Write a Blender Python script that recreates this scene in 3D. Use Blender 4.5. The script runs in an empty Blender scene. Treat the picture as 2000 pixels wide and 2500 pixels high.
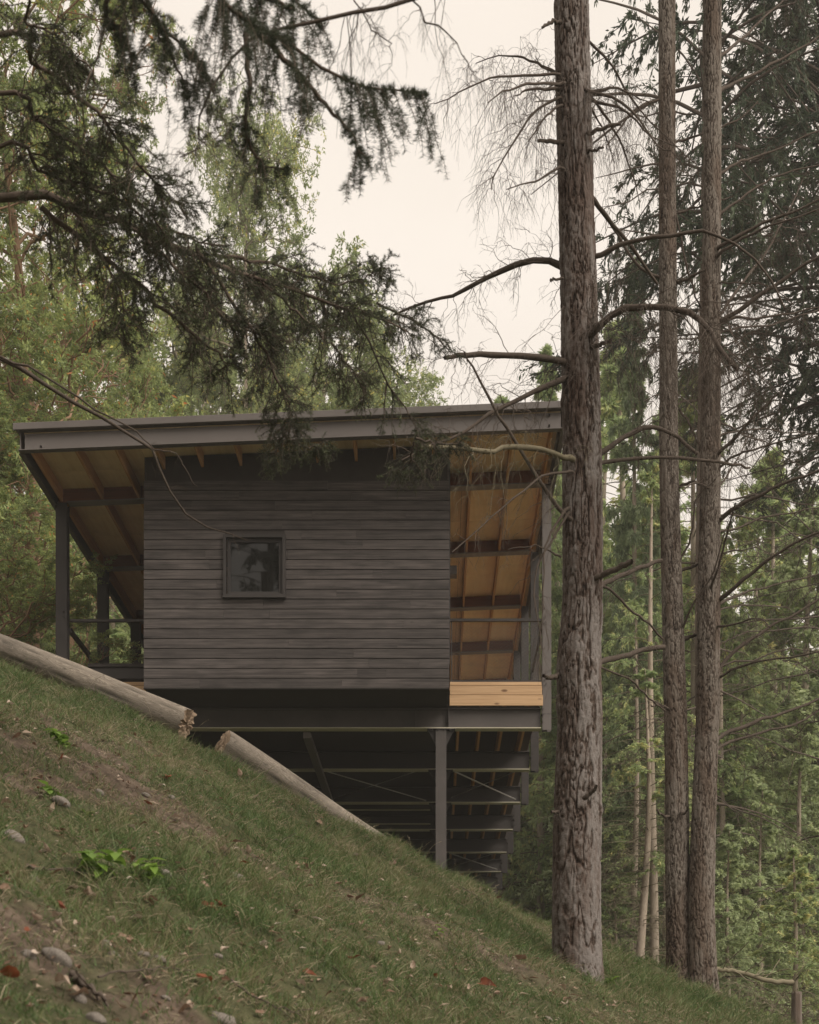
import bpy, math, random
import numpy as np
from mathutils import Vector

# ------------------------------------------------------------------ camera, light, exposure
SC = bpy.context.scene
COL = SC.collection
F, VX, VY, CZ = 3410.0, 1065.0, 2700.0, 1.7        # focal length in photo pixels, vanishing point, eye height
Y0, BAY = 22.14, 2.7                               # distance of the first portal frame, frame spacing

cam_d = bpy.data.cameras.new('camera')
cam = bpy.data.objects.new('camera', cam_d); COL.objects.link(cam)
cam.location = (0, 0, CZ); cam.rotation_euler = (math.radians(90), 0, 0)
cam_d.sensor_fit = 'VERTICAL'; cam_d.sensor_height = 36; cam_d.lens = F/2500*36
cam_d.shift_x = -(VX-1000)/2500; cam_d.shift_y = (VY-1250)/2500
cam_d.clip_start = .1; cam_d.clip_end = 1500
cam_d.dof.use_dof = True; cam_d.dof.focus_distance = 19.0; cam_d.dof.aperture_fstop = 4.5
SC.camera = cam

SUN_EL, SUN_AZ = math.radians(42), math.radians(130)   # azimuth measured clockwise from +Y
world = bpy.data.worlds.new('World'); SC.world = world; world.use_nodes = True
wn, wl = world.node_tree.nodes, world.node_tree.links
wn.clear()
wo = wn.new('ShaderNodeOutputWorld'); add = wn.new('ShaderNodeAddShader')
sky = wn.new('ShaderNodeTexSky'); sky.sky_type = 'NISHITA'; sky.sun_disc = False
sky.sun_elevation = SUN_EL; sky.sun_rotation = SUN_AZ; sky.air_density = 1.0; sky.dust_density = 4.0
b1 = wn.new('ShaderNodeBackground'); b1.inputs[1].default_value = .02
wl.new(sky.outputs[0], b1.inputs[0])
# a closed layer of pale overcast cloud, a little brighter overhead, with faint cloud structure
tc = wn.new('ShaderNodeTexCoord'); nz = wn.new('ShaderNodeTexNoise'); nz.inputs['Scale'].default_value = 2.2; nz.inputs['Detail'].default_value = 5
mp = wn.new('ShaderNodeMapping'); mp.inputs['Scale'].default_value = (1, 1, 2.5)
rp = wn.new('ShaderNodeValToRGB'); rp.color_ramp.elements[0].position = .3; rp.color_ramp.elements[1].position = .75
rp.color_ramp.elements[0].color = (.735, .645, .545, 1); rp.color_ramp.elements[1].color = (.83, .745, .645, 1)
b2 = wn.new('ShaderNodeBackground'); b2.inputs[1].default_value = 1.0
wl.new(tc.outputs['Generated'], mp.inputs[0]); wl.new(mp.outputs[0], nz.inputs[0]); wl.new(nz.outputs[0], rp.inputs[0]); wl.new(rp.outputs[0], b2.inputs[0])
wl.new(b1.outputs[0], add.inputs[0]); wl.new(b2.outputs[0], add.inputs[1]); wl.new(add.outputs[0], wo.inputs[0])

sun_d = bpy.data.lights.new('sun', 'SUN'); sun_d.energy = 2.7; sun_d.angle = math.radians(32); sun_d.color = (1, .94, .84)
sun = bpy.data.objects.new('sun', sun_d); COL.objects.link(sun)
sdir = Vector((math.sin(SUN_AZ)*math.cos(SUN_EL), math.cos(SUN_AZ)*math.cos(SUN_EL), math.sin(SUN_EL)))
sun.rotation_euler = sdir.to_track_quat('Z', 'Y').to_euler(); sun.location = (10, -10, 40)

SC.view_settings.view_transform = 'Standard'; SC.view_settings.look = 'None'
SC.view_settings.gamma = 1; SC.view_settings.exposure = 0.3
SC.render.engine = 'CYCLES'
SC.cycles.max_bounces = 7; SC.cycles.diffuse_bounces = 5; SC.cycles.transmission_bounces = 3; SC.cycles.glossy_bounces = 3

# ------------------------------------------------------------------ helpers
def P(px, py, Y):
    return np.array(((px-VX)/F*Y, Y, CZ+(VY-py)/F*Y))

_rs = np.random.RandomState(7)
_perm = _rs.permutation(512); _perm = np.concatenate([_perm]*3); _val = _rs.rand(512)
def vnoise(x, y, z=0.0):
    x, y, z = np.broadcast_arrays(np.asarray(x, float), np.asarray(y, float), np.asarray(z, float))
    xi, yi, zi = np.floor(x).astype(int), np.floor(y).astype(int), np.floor(z).astype(int)
    fx, fy, fz = x-xi, y-yi, z-zi
    fx, fy, fz = fx*fx*(3-2*fx), fy*fy*(3-2*fy), fz*fz*(3-2*fz)
    def h(a, b, c): return _val[_perm[_perm[_perm[a & 511]+(b & 511)]+(c & 511)] & 511]
    r = 0
    for dz in (0, 1):
        wz = fz if dz else 1-fz
        for dy in (0, 1):
            wy = fy if dy else 1-fy
            r = r+wz*wy*(h(xi, yi+dy, zi+dz)*(1-fx)+h(xi+1, yi+dy, zi+dz)*fx)
    return r
def fbm(x, y, z=0.0, o=4):
    r, a, t = 0, 1., 0
    for k in range(o):
        r = r+a*vnoise(np.asarray(x)*2**k+17*k, np.asarray(y)*2**k+5*k, np.asarray(z)*2**k); t += a; a *= .5
    return r/t

def unit(v): return v/np.maximum(np.linalg.norm(v, axis=-1, keepdims=True), 1e-9)

def tag(o, label=None, cat=None, group=None, kind=None):
    if label: o['label'] = label
    if cat: o['category'] = cat
    if group: o['group'] = group
    if kind: o['kind'] = kind
    return o

def mesh_data(name, V, Q=None, T=None, mats=(), tint=None, smooth=False, mi=None):
    me = bpy.data.meshes.new(name)
    V = np.asarray(V, np.float32).reshape(-1, 3)
    Q = np.zeros((0, 4), np.int32) if Q is None else np.asarray(Q, np.int32).reshape(-1, 4)
    T = np.zeros((0, 3), np.int32) if T is None else np.asarray(T, np.int32).reshape(-1, 3)
    me.vertices.add(len(V)); me.vertices.foreach_set('co', V.ravel())
    me.loops.add(Q.size+T.size); me.loops.foreach_set('vertex_index', np.concatenate([Q.ravel(), T.ravel()]))
    me.polygons.add(len(Q)+len(T))
    st = np.concatenate([np.arange(len(Q))*4, Q.size+np.arange(len(T))*3]).astype(np.int32)
    me.polygons.foreach_set('loop_start', st)
    me.polygons.foreach_set('use_smooth', np.full(len(Q)+len(T), bool(smooth)))
    for m in mats: me.materials.append(m)
    if mi is not None: me.polygons.foreach_set('material_index', np.asarray(mi, np.int32))
    if tint is not None:
        a = me.attributes.new('tint', 'FLOAT', 'POINT'); a.data.foreach_set('value', np.asarray(tint, np.float32))
    me.update(calc_edges=True)
    return me

def link(name, data, parent=None, loc=None):
    o = bpy.data.objects.new(name, data); COL.objects.link(o)
    if parent is not None: o.parent = parent
    if loc is not None: o.location = loc
    return o
def empty(name, loc): return link(name, None, None, loc)
def place_keep(o, parent):
    """parent a mesh given in world coordinates under an empty placed elsewhere"""
    o.parent = parent; o.location = -Vector(parent.location); return o

class Acc:
    """collects geometry in world coordinates, then makes ONE mesh object"""
    def __init__(s): s.V, s.Q, s.T, s.t, s.n = [], [], [], [], 0
    def add(s, V, Q=None, T=None, tint=.5):
        V = np.asarray(V, float).reshape(-1, 3)
        if Q is not None and len(Q): s.Q.append(np.asarray(Q).reshape(-1, 4)+s.n)
        if T is not None and len(T): s.T.append(np.asarray(T).reshape(-1, 3)+s.n)
        s.V.append(V); s.t.append(np.broadcast_to(np.asarray(tint, float), (len(V),))); s.n += len(V); return s
    def box(s, a, b, tint=.5, sl=0.0):
        (x0, y0, z0), (x1, y1, z1) = a, b      # sl: rise per metre of x (sloping members)
        V = [(x, y, z+sl*x) for z in (z0, z1) for y in (y0, y1) for x in (x0, x1)]
        return s.add(V, [(0, 2, 3, 1), (4, 5, 7, 6), (0, 1, 5, 4), (2, 6, 7, 3), (0, 4, 6, 2), (1, 3, 7, 5)], None, tint)
    def tubes(s, Pp, R, sides=5, tint=.5):
        V, Q = tubes(Pp, R, sides)
        tt = np.repeat(np.asarray(tint), len(V)//len(tint)) if np.ndim(tint) else tint
        return s.add(V, Q, None, tt)
    def obj(s, name, mat, parent=None, smooth=False, loc=None, bevel=0):
        me = mesh_data(name, np.concatenate(s.V), np.concatenate(s.Q) if s.Q else None, np.concatenate(s.T) if s.T else None,
                       (mat,) if not isinstance(mat, (list, tuple)) else mat, np.concatenate(s.t), smooth)
        o = link(name, me)
        if parent is not None: place_keep(o, parent)
        elif loc is not None:
            L = Vector(loc); me.transform(__import__('mathutils').Matrix.Translation(-L)); o.location = L
        if bevel:
            m = o.modifiers.new('bevel', 'BEVEL'); m.width = bevel; m.segments = 1; m.limit_method = 'ANGLE'
        return o

def tubes(Pp, R, s=5):
    Pp = np.asarray(Pp, float); K, M = Pp.shape[:2]
    R = np.broadcast_to(np.asarray(R, float), (K, M))
    Tn = unit(np.gradient(Pp, axis=1))
    mean = unit(Pp[:, -1]-Pp[:, 0])
    ref = np.where((np.abs(mean[:, 2:3]) > .8), np.array([[1., .2, 0]]), np.array([[0, .1, 1.]]))[:, None, :]
    A = unit(np.cross(Tn, np.broadcast_to(ref, Tn.shape))); B = np.cross(Tn, A)
    an = np.arange(s)/s*2*np.pi
    V = Pp[:, :, None]+R[:, :, None, None]*(A[:, :, None]*np.cos(an)[None, None, :, None]+B[:, :, None]*np.sin(an)[None, None, :, None])
    k, m, j = np.meshgrid(np.arange(K), np.arange(M-1), np.arange(s), indexing='ij')
    b = (k*M+m)*s; j2 = (j+1) % s
    Q = np.stack([b+j, b+s+j, b+s+j2, b+j2], -1).reshape(-1, 4)
    return V.reshape(-1, 3), Q

def resample(poly, M, rng=None, jit=0.0):
    poly = np.asarray(poly, float)
    # Catmull-Rom through the given points
    n = len(poly); pp = np.vstack([2*poly[0]-poly[1], poly, 2*poly[-1]-poly[-2]])
    u = np.linspace(0, n-1-1e-6, M); i = u.astype(int); f = (u-i)[:, None]
    p0, p1, p2, p3 = pp[i], pp[i+1], pp[i+2], pp[i+3]
    r = .5*(2*p1+(-p0+p2)*f+(2*p0-5*p1+4*p2-p3)*f**2+(-p0+3*p1-3*p2+p3)*f**3)
    if rng is not None and jit: r[1:] += rng.normal(0, jit, (M-1, 3))
    return r

def kids(Pp, n, lo, hi, L, spread, droop, rng, flat=1.0, M=5, wig=.03, taper=.5, spr_j=.25, up=0.0):
    """n child polylines per parent polyline; returns (K*n, M, 3) and their start parameter"""
    K, Mp = Pp.shape[:2]; N = K*n
    idx = np.repeat(np.arange(K), n); t = rng.uniform(lo, hi, N)
    u = t*(Mp-1-1e-6); i = u.astype(int); f = (u-i)[:, None]
    a, b = Pp[idx, i], Pp[idx, i+1]
    pos = a*(1-f)+b*f; tan = unit(b-a)
    r = rng.normal(size=(N, 3)); r[:, 2] = r[:, 2]*flat+up
    r = unit(r-(r*tan).sum(1, keepdims=True)*tan)
    sp = (spread*(1+rng.uniform(-spr_j, spr_j, N)))[:, None]
    d = tan*np.cos(sp)+r*np.sin(sp)
    Ls = (np.broadcast_to(np.asarray(L, float), (K,))[idx]*rng.uniform(.55, 1.15, N)*(1-taper*t))[:, None, None]
    s = np.linspace(0, 1, M)[None, :, None]
    W = rng.normal(0, wig, (N, M, 3)); W[:, 0] = 0; W = np.cumsum(W, 1)
    C = pos[:, None]+d[:, None]*Ls*s+np.array([0, 0, -1.])*droop*Ls*s*s+W*Ls
    return C, t

def sample_on(Pp, n, rng, lo=0., hi=1.):
    K, Mp = Pp.shape[:2]; idx = np.repeat(np.arange(K), n); t = rng.uniform(lo, hi, K*n)
    u = t*(Mp-1-1e-6); i = u.astype(int); f = (u-i)[:, None]
    a, b = Pp[idx, i], Pp[idx, i+1]
    return a*(1-f)+b*f, unit(b-a), idx, t

def rhombs(pos, d, nrm, L, W, fold=0.0):
    """leaf: four corners, optionally folded up at the sides"""
    side = unit(np.cross(d, nrm)); L = np.reshape(L, (-1, 1)); W = np.reshape(W, (-1, 1))
    up = np.cross(side, d)
    a = pos; c = pos+d*L; m = pos+d*L*.45+up*L*fold
    V = np.stack([a, m+side*W*.5, c, m-side*W*.5], 1)
    Q = np.arange(len(pos)*4).reshape(-1, 4)
    return V.reshape(-1, 3), Q

# ------------------------------------------------------------------ materials
def mat(name):
    m = bpy.data.materials.new(name); m.use_nodes = True
    nt = m.node_tree; nt.nodes.clear()
    o = nt.nodes.new('ShaderNodeOutputMaterial')
    return m, nt.nodes, nt.links, o
def N(nodes, t, **kw):
    n = nodes.new(t)
    for k, v in kw.items():
        if k.startswith('i_'): n.inputs[k[2:].replace('_', ' ')].default_value = v
        else: setattr(n, k, v)
    return n
def ramp(nodes, stops):
    r = nodes.new('ShaderNodeValToRGB'); e = r.color_ramp.elements
    while len(e) < len(stops): e.new(.5)
    for k, (p, c) in enumerate(stops): e[k].position = p; e[k].color = (*c, 1)
    return r
def coords(nodes, links, scale, kind='Object'):
    t = nodes.new('ShaderNodeTexCoord'); m = nodes.new('ShaderNodeMapping'); m.inputs['Scale'].default_value = scale
    links.new(t.outputs[kind], m.inputs[0]); return m
def mixc(nodes, links, fac, a, b, mode='MIX'):
    m = nodes.new('ShaderNodeMix'); m.data_type = 'RGBA'; m.blend_type = mode
    for s, v in ((0, fac), (6, a), (7, b)):
        if hasattr(v, 'is_output') or isinstance(v, bpy.types.NodeSocket): links.new(v, m.inputs[s])
        else: m.inputs[s].default_value = v if s == 0 else (*v, 1)
    return m.outputs[2]

def leaf_mat(name, stops, trans=.35, rough=.55, nscale=.35):
    m, n, l, o = mat(name)
    at = N(n, 'ShaderNodeAttribute', attribute_name='tint'); oi = n.new('ShaderNodeObjectInfo')
    r = ramp(n, stops)
    nt = N(n, 'ShaderNodeTexNoise'); nt.inputs['Scale'].default_value = nscale; nt.inputs['Detail'].default_value = 2
    geo = n.new('ShaderNodeNewGeometry'); l.new(geo.outputs['Position'], nt.inputs[0])
    ma = N(n, 'ShaderNodeMath', operation='MULTIPLY_ADD'); l.new(nt.outputs[0], ma.inputs[0]); ma.inputs[1].default_value = .7; l.new(at.outputs['Fac'], ma.inputs[2])
    mb = N(n, 'ShaderNodeMath', operation='SUBTRACT'); l.new(ma.outputs[0], mb.inputs[0]); mb.inputs[1].default_value = .35
    mc = N(n, 'ShaderNodeMath', operation='MULTIPLY_ADD'); l.new(oi.outputs['Random'], mc.inputs[0]); mc.inputs[1].default_value = .16; l.new(mb.outputs[0], mc.inputs[2])
    l.new(mc.outputs[0], r.inputs[0])
    p = N(n, 'ShaderNodeBsdfPrincipled'); p.inputs['Roughness'].default_value = rough; p.inputs['Specular IOR Level'].default_value = .3
    l.new(r.outputs[0], p.inputs['Base Color'])
    if trans > 0:
        t = n.new('ShaderNodeBsdfTranslucent'); l.new(r.outputs[0], t.inputs[0])
        mx = n.new('ShaderNodeMixShader'); mx.inputs[0].default_value = trans
        l.new(p.outputs[0], mx.inputs[1]); l.new(t.outputs[0], mx.inputs[2]); l.new(mx.outputs[0], o.inputs[0])
    else: l.new(p.outputs[0], o.inputs[0])
    return m

def bark_mat(name, crack, mid, plate, sc=10., zs=.3, patch=None, bump=.6, tintmul=True):
    m, n, l, o = mat(name)
    mp1 = coords(n, l, (1, 1, zs))
    nz = N(n, 'ShaderNodeTexNoise'); nz.inputs['Scale'].default_value = sc*2.4; nz.inputs['Detail'].default_value = 6; nz.inputs['Roughness'].default_value = .65; l.new(mp1.outputs[0], nz.inputs[0])
    nf = N(n, 'ShaderNodeTexNoise'); nf.inputs['Scale'].default_value = sc*5; nf.inputs['Detail'].default_value = 4
    mp2 = coords(n, l, (1, 1, 2.2)); l.new(mp2.outputs[0], nf.inputs[0])
    at = N(n, 'ShaderNodeAttribute', attribute_name='tint')
    s = N(n, 'ShaderNodeMath', operation='MULTIPLY_ADD'); l.new(nz.outputs[0], s.inputs[0]); s.inputs[1].default_value = .5; l.new(at.outputs['Fac'], s.inputs[2])
    s2 = N(n, 'ShaderNodeMath', operation='MULTIPLY_ADD'); l.new(nf.outputs[0], s2.inputs[0]); s2.inputs[1].default_value = .3; l.new(s.outputs[0], s2.inputs[2])
    r = ramp(n, [(.42, crack), (.62, mid), (.85, plate), (1.15 if False else 1.0, plate)]); l.new(s2.outputs[0], r.inputs[0])
    col = r.outputs[0]
    if patch:
        pn = N(n, 'ShaderNodeTexNoise'); pn.inputs['Scale'].default_value = 1.9; pn.inputs['Detail'].default_value = 5; pn.inputs['Roughness'].default_value = .7
        mp3 = coords(n, l, (1.5, 1.5, .35)); l.new(mp3.outputs[0], pn.inputs[0])
        pr = ramp(n, [(.42, (0, 0, 0)), (.52, (1, 1, 1))]); l.new(pn.outputs[0], pr.inputs[0])
        col = mixc(n, l, pr.outputs[0], mixc(n, l, 1.0, col, patch, 'MULTIPLY'), col)
    p = N(n, 'ShaderNodeBsdfPrincipled'); p.inputs['Roughness'].default_value = .9; p.inputs['Specular IOR Level'].default_value = .2; l.new(col, p.inputs['Base Color'])
    b = N(n, 'ShaderNodeBump'); b.inputs['Strength'].default_value = bump; b.inputs['Distance'].default_value = .015; l.new(s2.outputs[0], b.inputs['Height']); l.new(b.outputs[0], p.inputs['Normal'])
    l.new(p.outputs[0], o.inputs[0]); return m

def wood_mat(name, a, b, knot, grain=(.6, 18, 18), rough=.7, tint_amt=.5, knots=0.0, bump=.15, spec=.3, patch=.0):
    """sawn wood: grain runs along the axis with the small scale"""
    m, n, l, o = mat(name)
    mp1 = coords(n, l, grain)
    at = N(n, 'ShaderNodeAttribute', attribute_name='tint')
    off = N(n, 'ShaderNodeVectorMath', operation='ADD'); l.new(mp1.outputs[0], off.inputs[0])
    sc = N(n, 'ShaderNodeMath', operation='MULTIPLY'); l.new(at.outputs['Fac'], sc.inputs[0]); sc.inputs[1].default_value = 37.
    l.new(sc.outputs[0], off.inputs[1])
    nz = N(n, 'ShaderNodeTexNoise'); nz.inputs['Scale'].default_value = 2.2; nz.inputs['Detail'].default_value = 7; nz.inputs['Roughness'].default_value = .65; nz.inputs['Distortion'].default_value = .6
    l.new(off.outputs[0], nz.inputs[0])
    r = ramp(n, [(.3, a), (.72, b)]); l.new(nz.outputs[0], r.inputs[0])
    col = r.outputs[0]
    v = N(n, 'ShaderNodeMath', operation='MULTIPLY_ADD'); l.new(at.outputs['Fac'], v.inputs[0]); v.inputs[1].default_value = tint_amt; v.inputs[2].default_value = 1-tint_amt/2
    cv = N(n, 'ShaderNodeVectorMath', operation='SCALE'); l.new(col, cv.inputs[0]); l.new(v.outputs[0], cv.inputs['Scale']); col = cv.outputs[0]
    if patch:
        pm = coords(n, l, (1.3, 1.3, 5)); po = N(n, 'ShaderNodeVectorMath', operation='ADD'); l.new(pm.outputs[0], po.inputs[0]); l.new(sc.outputs[0], po.inputs[1])
        pn = N(n, 'ShaderNodeTexNoise'); pn.inputs['Scale'].default_value = 1.8; pn.inputs['Detail'].default_value = 5; pn.inputs['Roughness'].default_value = .6; l.new(po.outputs[0], pn.inputs[0])
        pr = ramp(n, [(.32, (1-patch,)*3), (.5, (1, 1, 1)), (.72, (1+patch*.8,)*3)]); l.new(pn.outputs[0], pr.inputs[0])
        col = mixc(n, l, 1.0, col, pr.outputs[0], 'MULTIPLY')
    if knots:
        km = coords(n, l, (3.2, 3.2, 7.5)); ko = N(n, 'ShaderNodeVectorMath', operation='ADD'); l.new(km.outputs[0], ko.inputs[0]); l.new(sc.outputs[0], ko.inputs[1])
        vo = N(n, 'ShaderNodeTexVoronoi'); vo.inputs['Scale'].default_value = .8; l.new(ko.outputs[0], vo.inputs[0])
        kr = ramp(n, [(.0, (1, 1, 1)), (knots, (.7, .7, .7)), (knots*1.6, (0, 0, 0))]); l.new(vo.outputs['Distance'], kr.inputs[0])
        col = mixc(n, l, kr.outputs[0], col, knot)
    p = N(n, 'ShaderNodeBsdfPrincipled'); p.inputs['Roughness'].default_value = rough; p.inputs['Specular IOR Level'].default_value = spec; l.new(col, p.inputs['Base Color'])
    bm = N(n, 'ShaderNodeBump'); bm.inputs['Strength'].default_value = bump; bm.inputs['Distance'].default_value = .01; l.new(nz.outputs[0], bm.inputs['Height']); l.new(bm.outputs[0], p.inputs['Normal'])
    l.new(p.outputs[0], o.inputs[0]); return m

def paint_mat(name, a, b, rough=.55, spec=.4, scale=3., bump=.03, metal=0):
    m, n, l, o = mat(name)
    mp1 = coords(n, l, (1, 1, 1)); nz = N(n, 'ShaderNodeTexNoise'); nz.inputs['Scale'].default_value = scale; nz.inputs['Detail'].default_value = 6; nz.inputs['Roughness'].default_value = .6; l.new(mp1.outputs[0], nz.inputs[0])
    r = ramp(n, [(.3, a), (.7, b)]); l.new(nz.outputs[0], r.inputs[0])
    p = N(n, 'ShaderNodeBsdfPrincipled'); p.inputs['Roughness'].default_value = rough; p.inputs['Specular IOR Level'].default_value = spec; p.inputs['Metallic'].default_value = metal
    l.new(r.outputs[0], p.inputs['Base Color'])
    rr = N(n, 'ShaderNodeMapRange'); rr.inputs['To Min'].default_value = rough-.1; rr.inputs['To Max'].default_value = rough+.12; l.new(nz.outputs[0], rr.inputs[0]); l.new(rr.outputs[0], p.inputs['Roughness'])
    if bump:
        n2 = N(n, 'ShaderNodeTexNoise'); n2.inputs['Scale'].default_value = scale*14; n2.inputs['Detail'].default_value = 3; l.new(mp1.outputs[0], n2.inputs[0])
        bm = N(n, 'ShaderNodeBump'); bm.inputs['Strength'].default_value = bump*5; bm.inputs['Distance'].default_value = .002; l.new(n2.outputs[0], bm.inputs['Height']); l.new(bm.outputs[0], p.inputs['Normal'])
    l.new(p.outputs[0], o.inputs[0]); return m

M = {}
M['siding'] = wood_mat('dark_stained_siding', (.024, .020, .019), (.098, .083, .078), (.05, .042, .038), grain=(.5, 16, 16), rough=.75, tint_amt=.32, knots=0.06, patch=.36, bump=.35, spec=.3)
M['steel'] = paint_mat('dark_steel_with_shade', (.028, .024, .0225), (.042, .036, .034), rough=.55, scale=2., spec=.28)  # frame paint darkened to carry shade on posts and beams; also trim
M['steel_lit'] = paint_mat('steel_lit_tone', (.062, .054, .051), (.084, .073, .069), rough=.55, scale=2., spec=.3)  # same frame paint, lighter where light reaches; the light is in the colour
M['fascia'] = paint_mat('grey_painted_fascia', (.098, .084, .078), (.118, .102, .095), rough=.5, scale=1.2)
M['flange'] = paint_mat('pale_flange', (.40, .37, .28), (.52, .48, .37), rough=.6, scale=2.5)  # beige, paler than the steel above it
M['roofbeam_flange'] = paint_mat('grey_flange_paint', (.15, .13, .12), (.2, .175, .165), rough=.5)
M['ply'] = wood_mat('fir_plywood', (.74, .54, .33), (.86, .69, .47), (.3, .16, .06), grain=(6, .5, 6), rough=.75, tint_amt=.16, bump=.05, patch=.10)
M['joist'] = wood_mat('fir_joist', (.42, .21, .09), (.58, .33, .16), (.2, .1, .04), grain=(14, .6, 14), rough=.75, tint_amt=.3, bump=.08)
M['blocking'] = wood_mat('red_brown_blocking', (.13, .045, .022), (.21, .08, .04), (.1, .04, .02), grain=(.6, 12, 12), rough=.75, tint_amt=.3)
M['cedar'] = wood_mat('cedar_fascia', (.40, .245, .13), (.56, .37, .215), (.10, .045, .02), grain=(.5, 13, 13), rough=.7, tint_amt=.22, knots=.10, bump=.1)
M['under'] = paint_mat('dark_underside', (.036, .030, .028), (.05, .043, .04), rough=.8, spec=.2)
M['galv'] = paint_mat('galvanised_wire', (.3, .28, .27), (.42, .4, .38), rough=.4, metal=.6, bump=0)
def glass_mat():
    m, n, l, o = mat('dark_window_glass')
    p = N(n, 'ShaderNodeBsdfPrincipled'); p.inputs['Base Color'].default_value = (.008, .008, .007, 1); p.inputs['Roughness'].default_value = .02; p.inputs['IOR'].default_value = 1.42
    l.new(p.outputs[0], o.inputs[0]); return m
M['glass'] = glass_mat()
M['log'] = wood_mat('weathered_log', (.065, .052, .04), (.31, .265, .215), (.07, .05, .035), grain=(1.2, 12, 12), rough=.85, tint_amt=1.3, knots=.035, bump=.5, patch=.3)
M['bark_big'] = bark_mat('furrowed_fir_bark', (.020, .0130, .010), (.074, .052, .041), (.165, .145, .135), sc=9, patch=(.60, .50, .45), bump=.9)
M['bark_twin'] = bark_mat('ridged_fir_bark', (.018, .0130, .0105), (.080, .062, .050), (.155, .132, .113), sc=12, patch=(.68, .60, .55), bump=.8)
M['bark_far'] = bark_mat('pale_fir_bark', (.10, .07, .05), (.20, .155, .12), (.36, .30, .24), sc=8, bump=.4)
M['bark_dark'] = bark_mat('dark_brown_bark', (.03, .02, .015), (.075, .055, .042), (.13, .10, .08), sc=8, bump=.4)  # dark brown bark for the dark firs and near limbs
M['bark_madrone'] = bark_mat('orange_madrone_bark', (.07, .04, .028), (.17, .09, .055), (.27, .17, .11), sc=5, bump=.2)
M['twig'] = bark_mat('grey_brown_twig_bark', (.026, .019, .015), (.052, .039, .031), (.095, .074, .06), sc=30, bump=.3)
M['twig_pale'] = bark_mat('lichen_green_twig_bark', (.06, .05, .032), (.115, .098, .064), (.18, .155, .105), sc=30, bump=.3)

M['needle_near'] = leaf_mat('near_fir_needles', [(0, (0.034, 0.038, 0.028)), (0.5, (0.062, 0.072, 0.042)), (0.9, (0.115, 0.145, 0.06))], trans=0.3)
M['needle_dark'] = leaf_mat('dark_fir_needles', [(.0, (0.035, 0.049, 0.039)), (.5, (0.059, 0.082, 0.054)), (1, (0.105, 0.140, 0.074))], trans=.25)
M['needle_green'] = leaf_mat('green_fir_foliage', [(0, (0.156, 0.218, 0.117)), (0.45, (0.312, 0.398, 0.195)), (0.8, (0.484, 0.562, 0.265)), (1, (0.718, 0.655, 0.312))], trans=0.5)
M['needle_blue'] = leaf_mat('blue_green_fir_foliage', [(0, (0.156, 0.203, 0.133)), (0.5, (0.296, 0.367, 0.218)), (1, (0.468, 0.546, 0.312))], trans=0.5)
M['leaf_madrone'] = leaf_mat('madrone_leaves', [(0, (0.156, 0.195, 0.094)), (0.45, (0.312, 0.375, 0.156)), (0.8, (0.516, 0.579, 0.235)), (0.93, (0.703, 0.625, 0.188)), (1, (0.656, 0.266, 0.110))], trans=0.5, rough=.4)
M['leaf_yellow'] = leaf_mat('yellow_tipped_leaves', [(0, (0.152, 0.197, 0.089)), (0.5, (0.329, 0.386, 0.184)), (0.82, (0.481, 0.519, 0.228)), (0.9, (0.750, 0.658, 0.215)), (1, (0.750, 0.632, 0.190))], trans=0.5)
M['leaf_light'] = leaf_mat('light_green_foliage', [(0, (0.240, 0.300, 0.180)), (0.5, (0.466, 0.540, 0.316)), (1, (0.660, 0.720, 0.406))], trans=0.5)
M['leaf_seedling'] = leaf_mat('fresh_seedling_leaves', [(.0, (.075, .14, .025)), (.5, (.14, .235, .04)), (1, (.22, .34, .06))], trans=.4, rough=.45)
M['grass'] = leaf_mat('grass_blades', [(0, (0.034, 0.056, 0.018)), (0.4, (0.07, 0.112, 0.034)), (0.62, (0.125, 0.175, 0.06)), (0.74, (0.21, 0.19, 0.1)), (1, (0.33, 0.27, 0.18))], trans=0.3, nscale=.6)
M['dead_leaf'] = leaf_mat('dry_leaf', [(.0, (0.115, 0.057, 0.034)), (.4, (0.218, 0.138, 0.092)), (.7, (0.391, 0.299, 0.230)), (1, (0.529, 0.448, 0.380))], trans=.2, nscale=3)
M['red_leaf'] = leaf_mat('rust_leaf', [(.0, (0.096, 0.024, 0.012)), (1, (0.216, 0.066, 0.027))], trans=.25, nscale=3)
M['rock'] = paint_mat('pale_field_stone', (.12, .10, .085), (.27, .24, .21), rough=.85, scale=9., bump=.2, spec=.2)

def soil_mat():
    m, n, l, o = mat('forest_soil')
    mp1 = coords(n, l, (1, 1, 1))
    a = N(n, 'ShaderNodeTexNoise'); a.inputs['Scale'].default_value = 9; a.inputs['Detail'].default_value = 9; a.inputs['Roughness'].default_value = .72; l.new(mp1.outputs[0], a.inputs[0])
    r = ramp(n, [(.3, (.035, .025, .018)), (.5, (.092, .068, .050)), (.72, (.19, .145, .11))]); l.new(a.outputs[0], r.inputs[0])
    at = N(n, 'ShaderNodeAttribute', attribute_name='tint')
    g = ramp(n, [(.3, (.03, .035, .015)), (.7, (.085, .09, .04))]); l.new(a.outputs[0], g.inputs[0])
    gr = ramp(n, [(.35, (0, 0, 0)), (.6, (.85, .85, .85))]); l.new(at.outputs['Fac'], gr.inputs[0])
    col = mixc(n, l, gr.outputs[0], r.outputs[0], g.outputs[0])
    p = N(n, 'ShaderNodeBsdfPrincipled'); p.inputs['Roughness'].default_value = .95; p.inputs['Specular IOR Level'].default_value = .15; l.new(col, p.inputs['Base Color'])
    b = N(n, 'ShaderNodeBump'); b.inputs['Strength'].default_value = .8; b.inputs['Distance'].default_value = .03; l.new(a.outputs[0], b.inputs['Height']); l.new(b.outputs[0], p.inputs['Normal'])
    l.new(p.outputs[0], o.inputs[0]); return m
M['soil'] = soil_mat()

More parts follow.
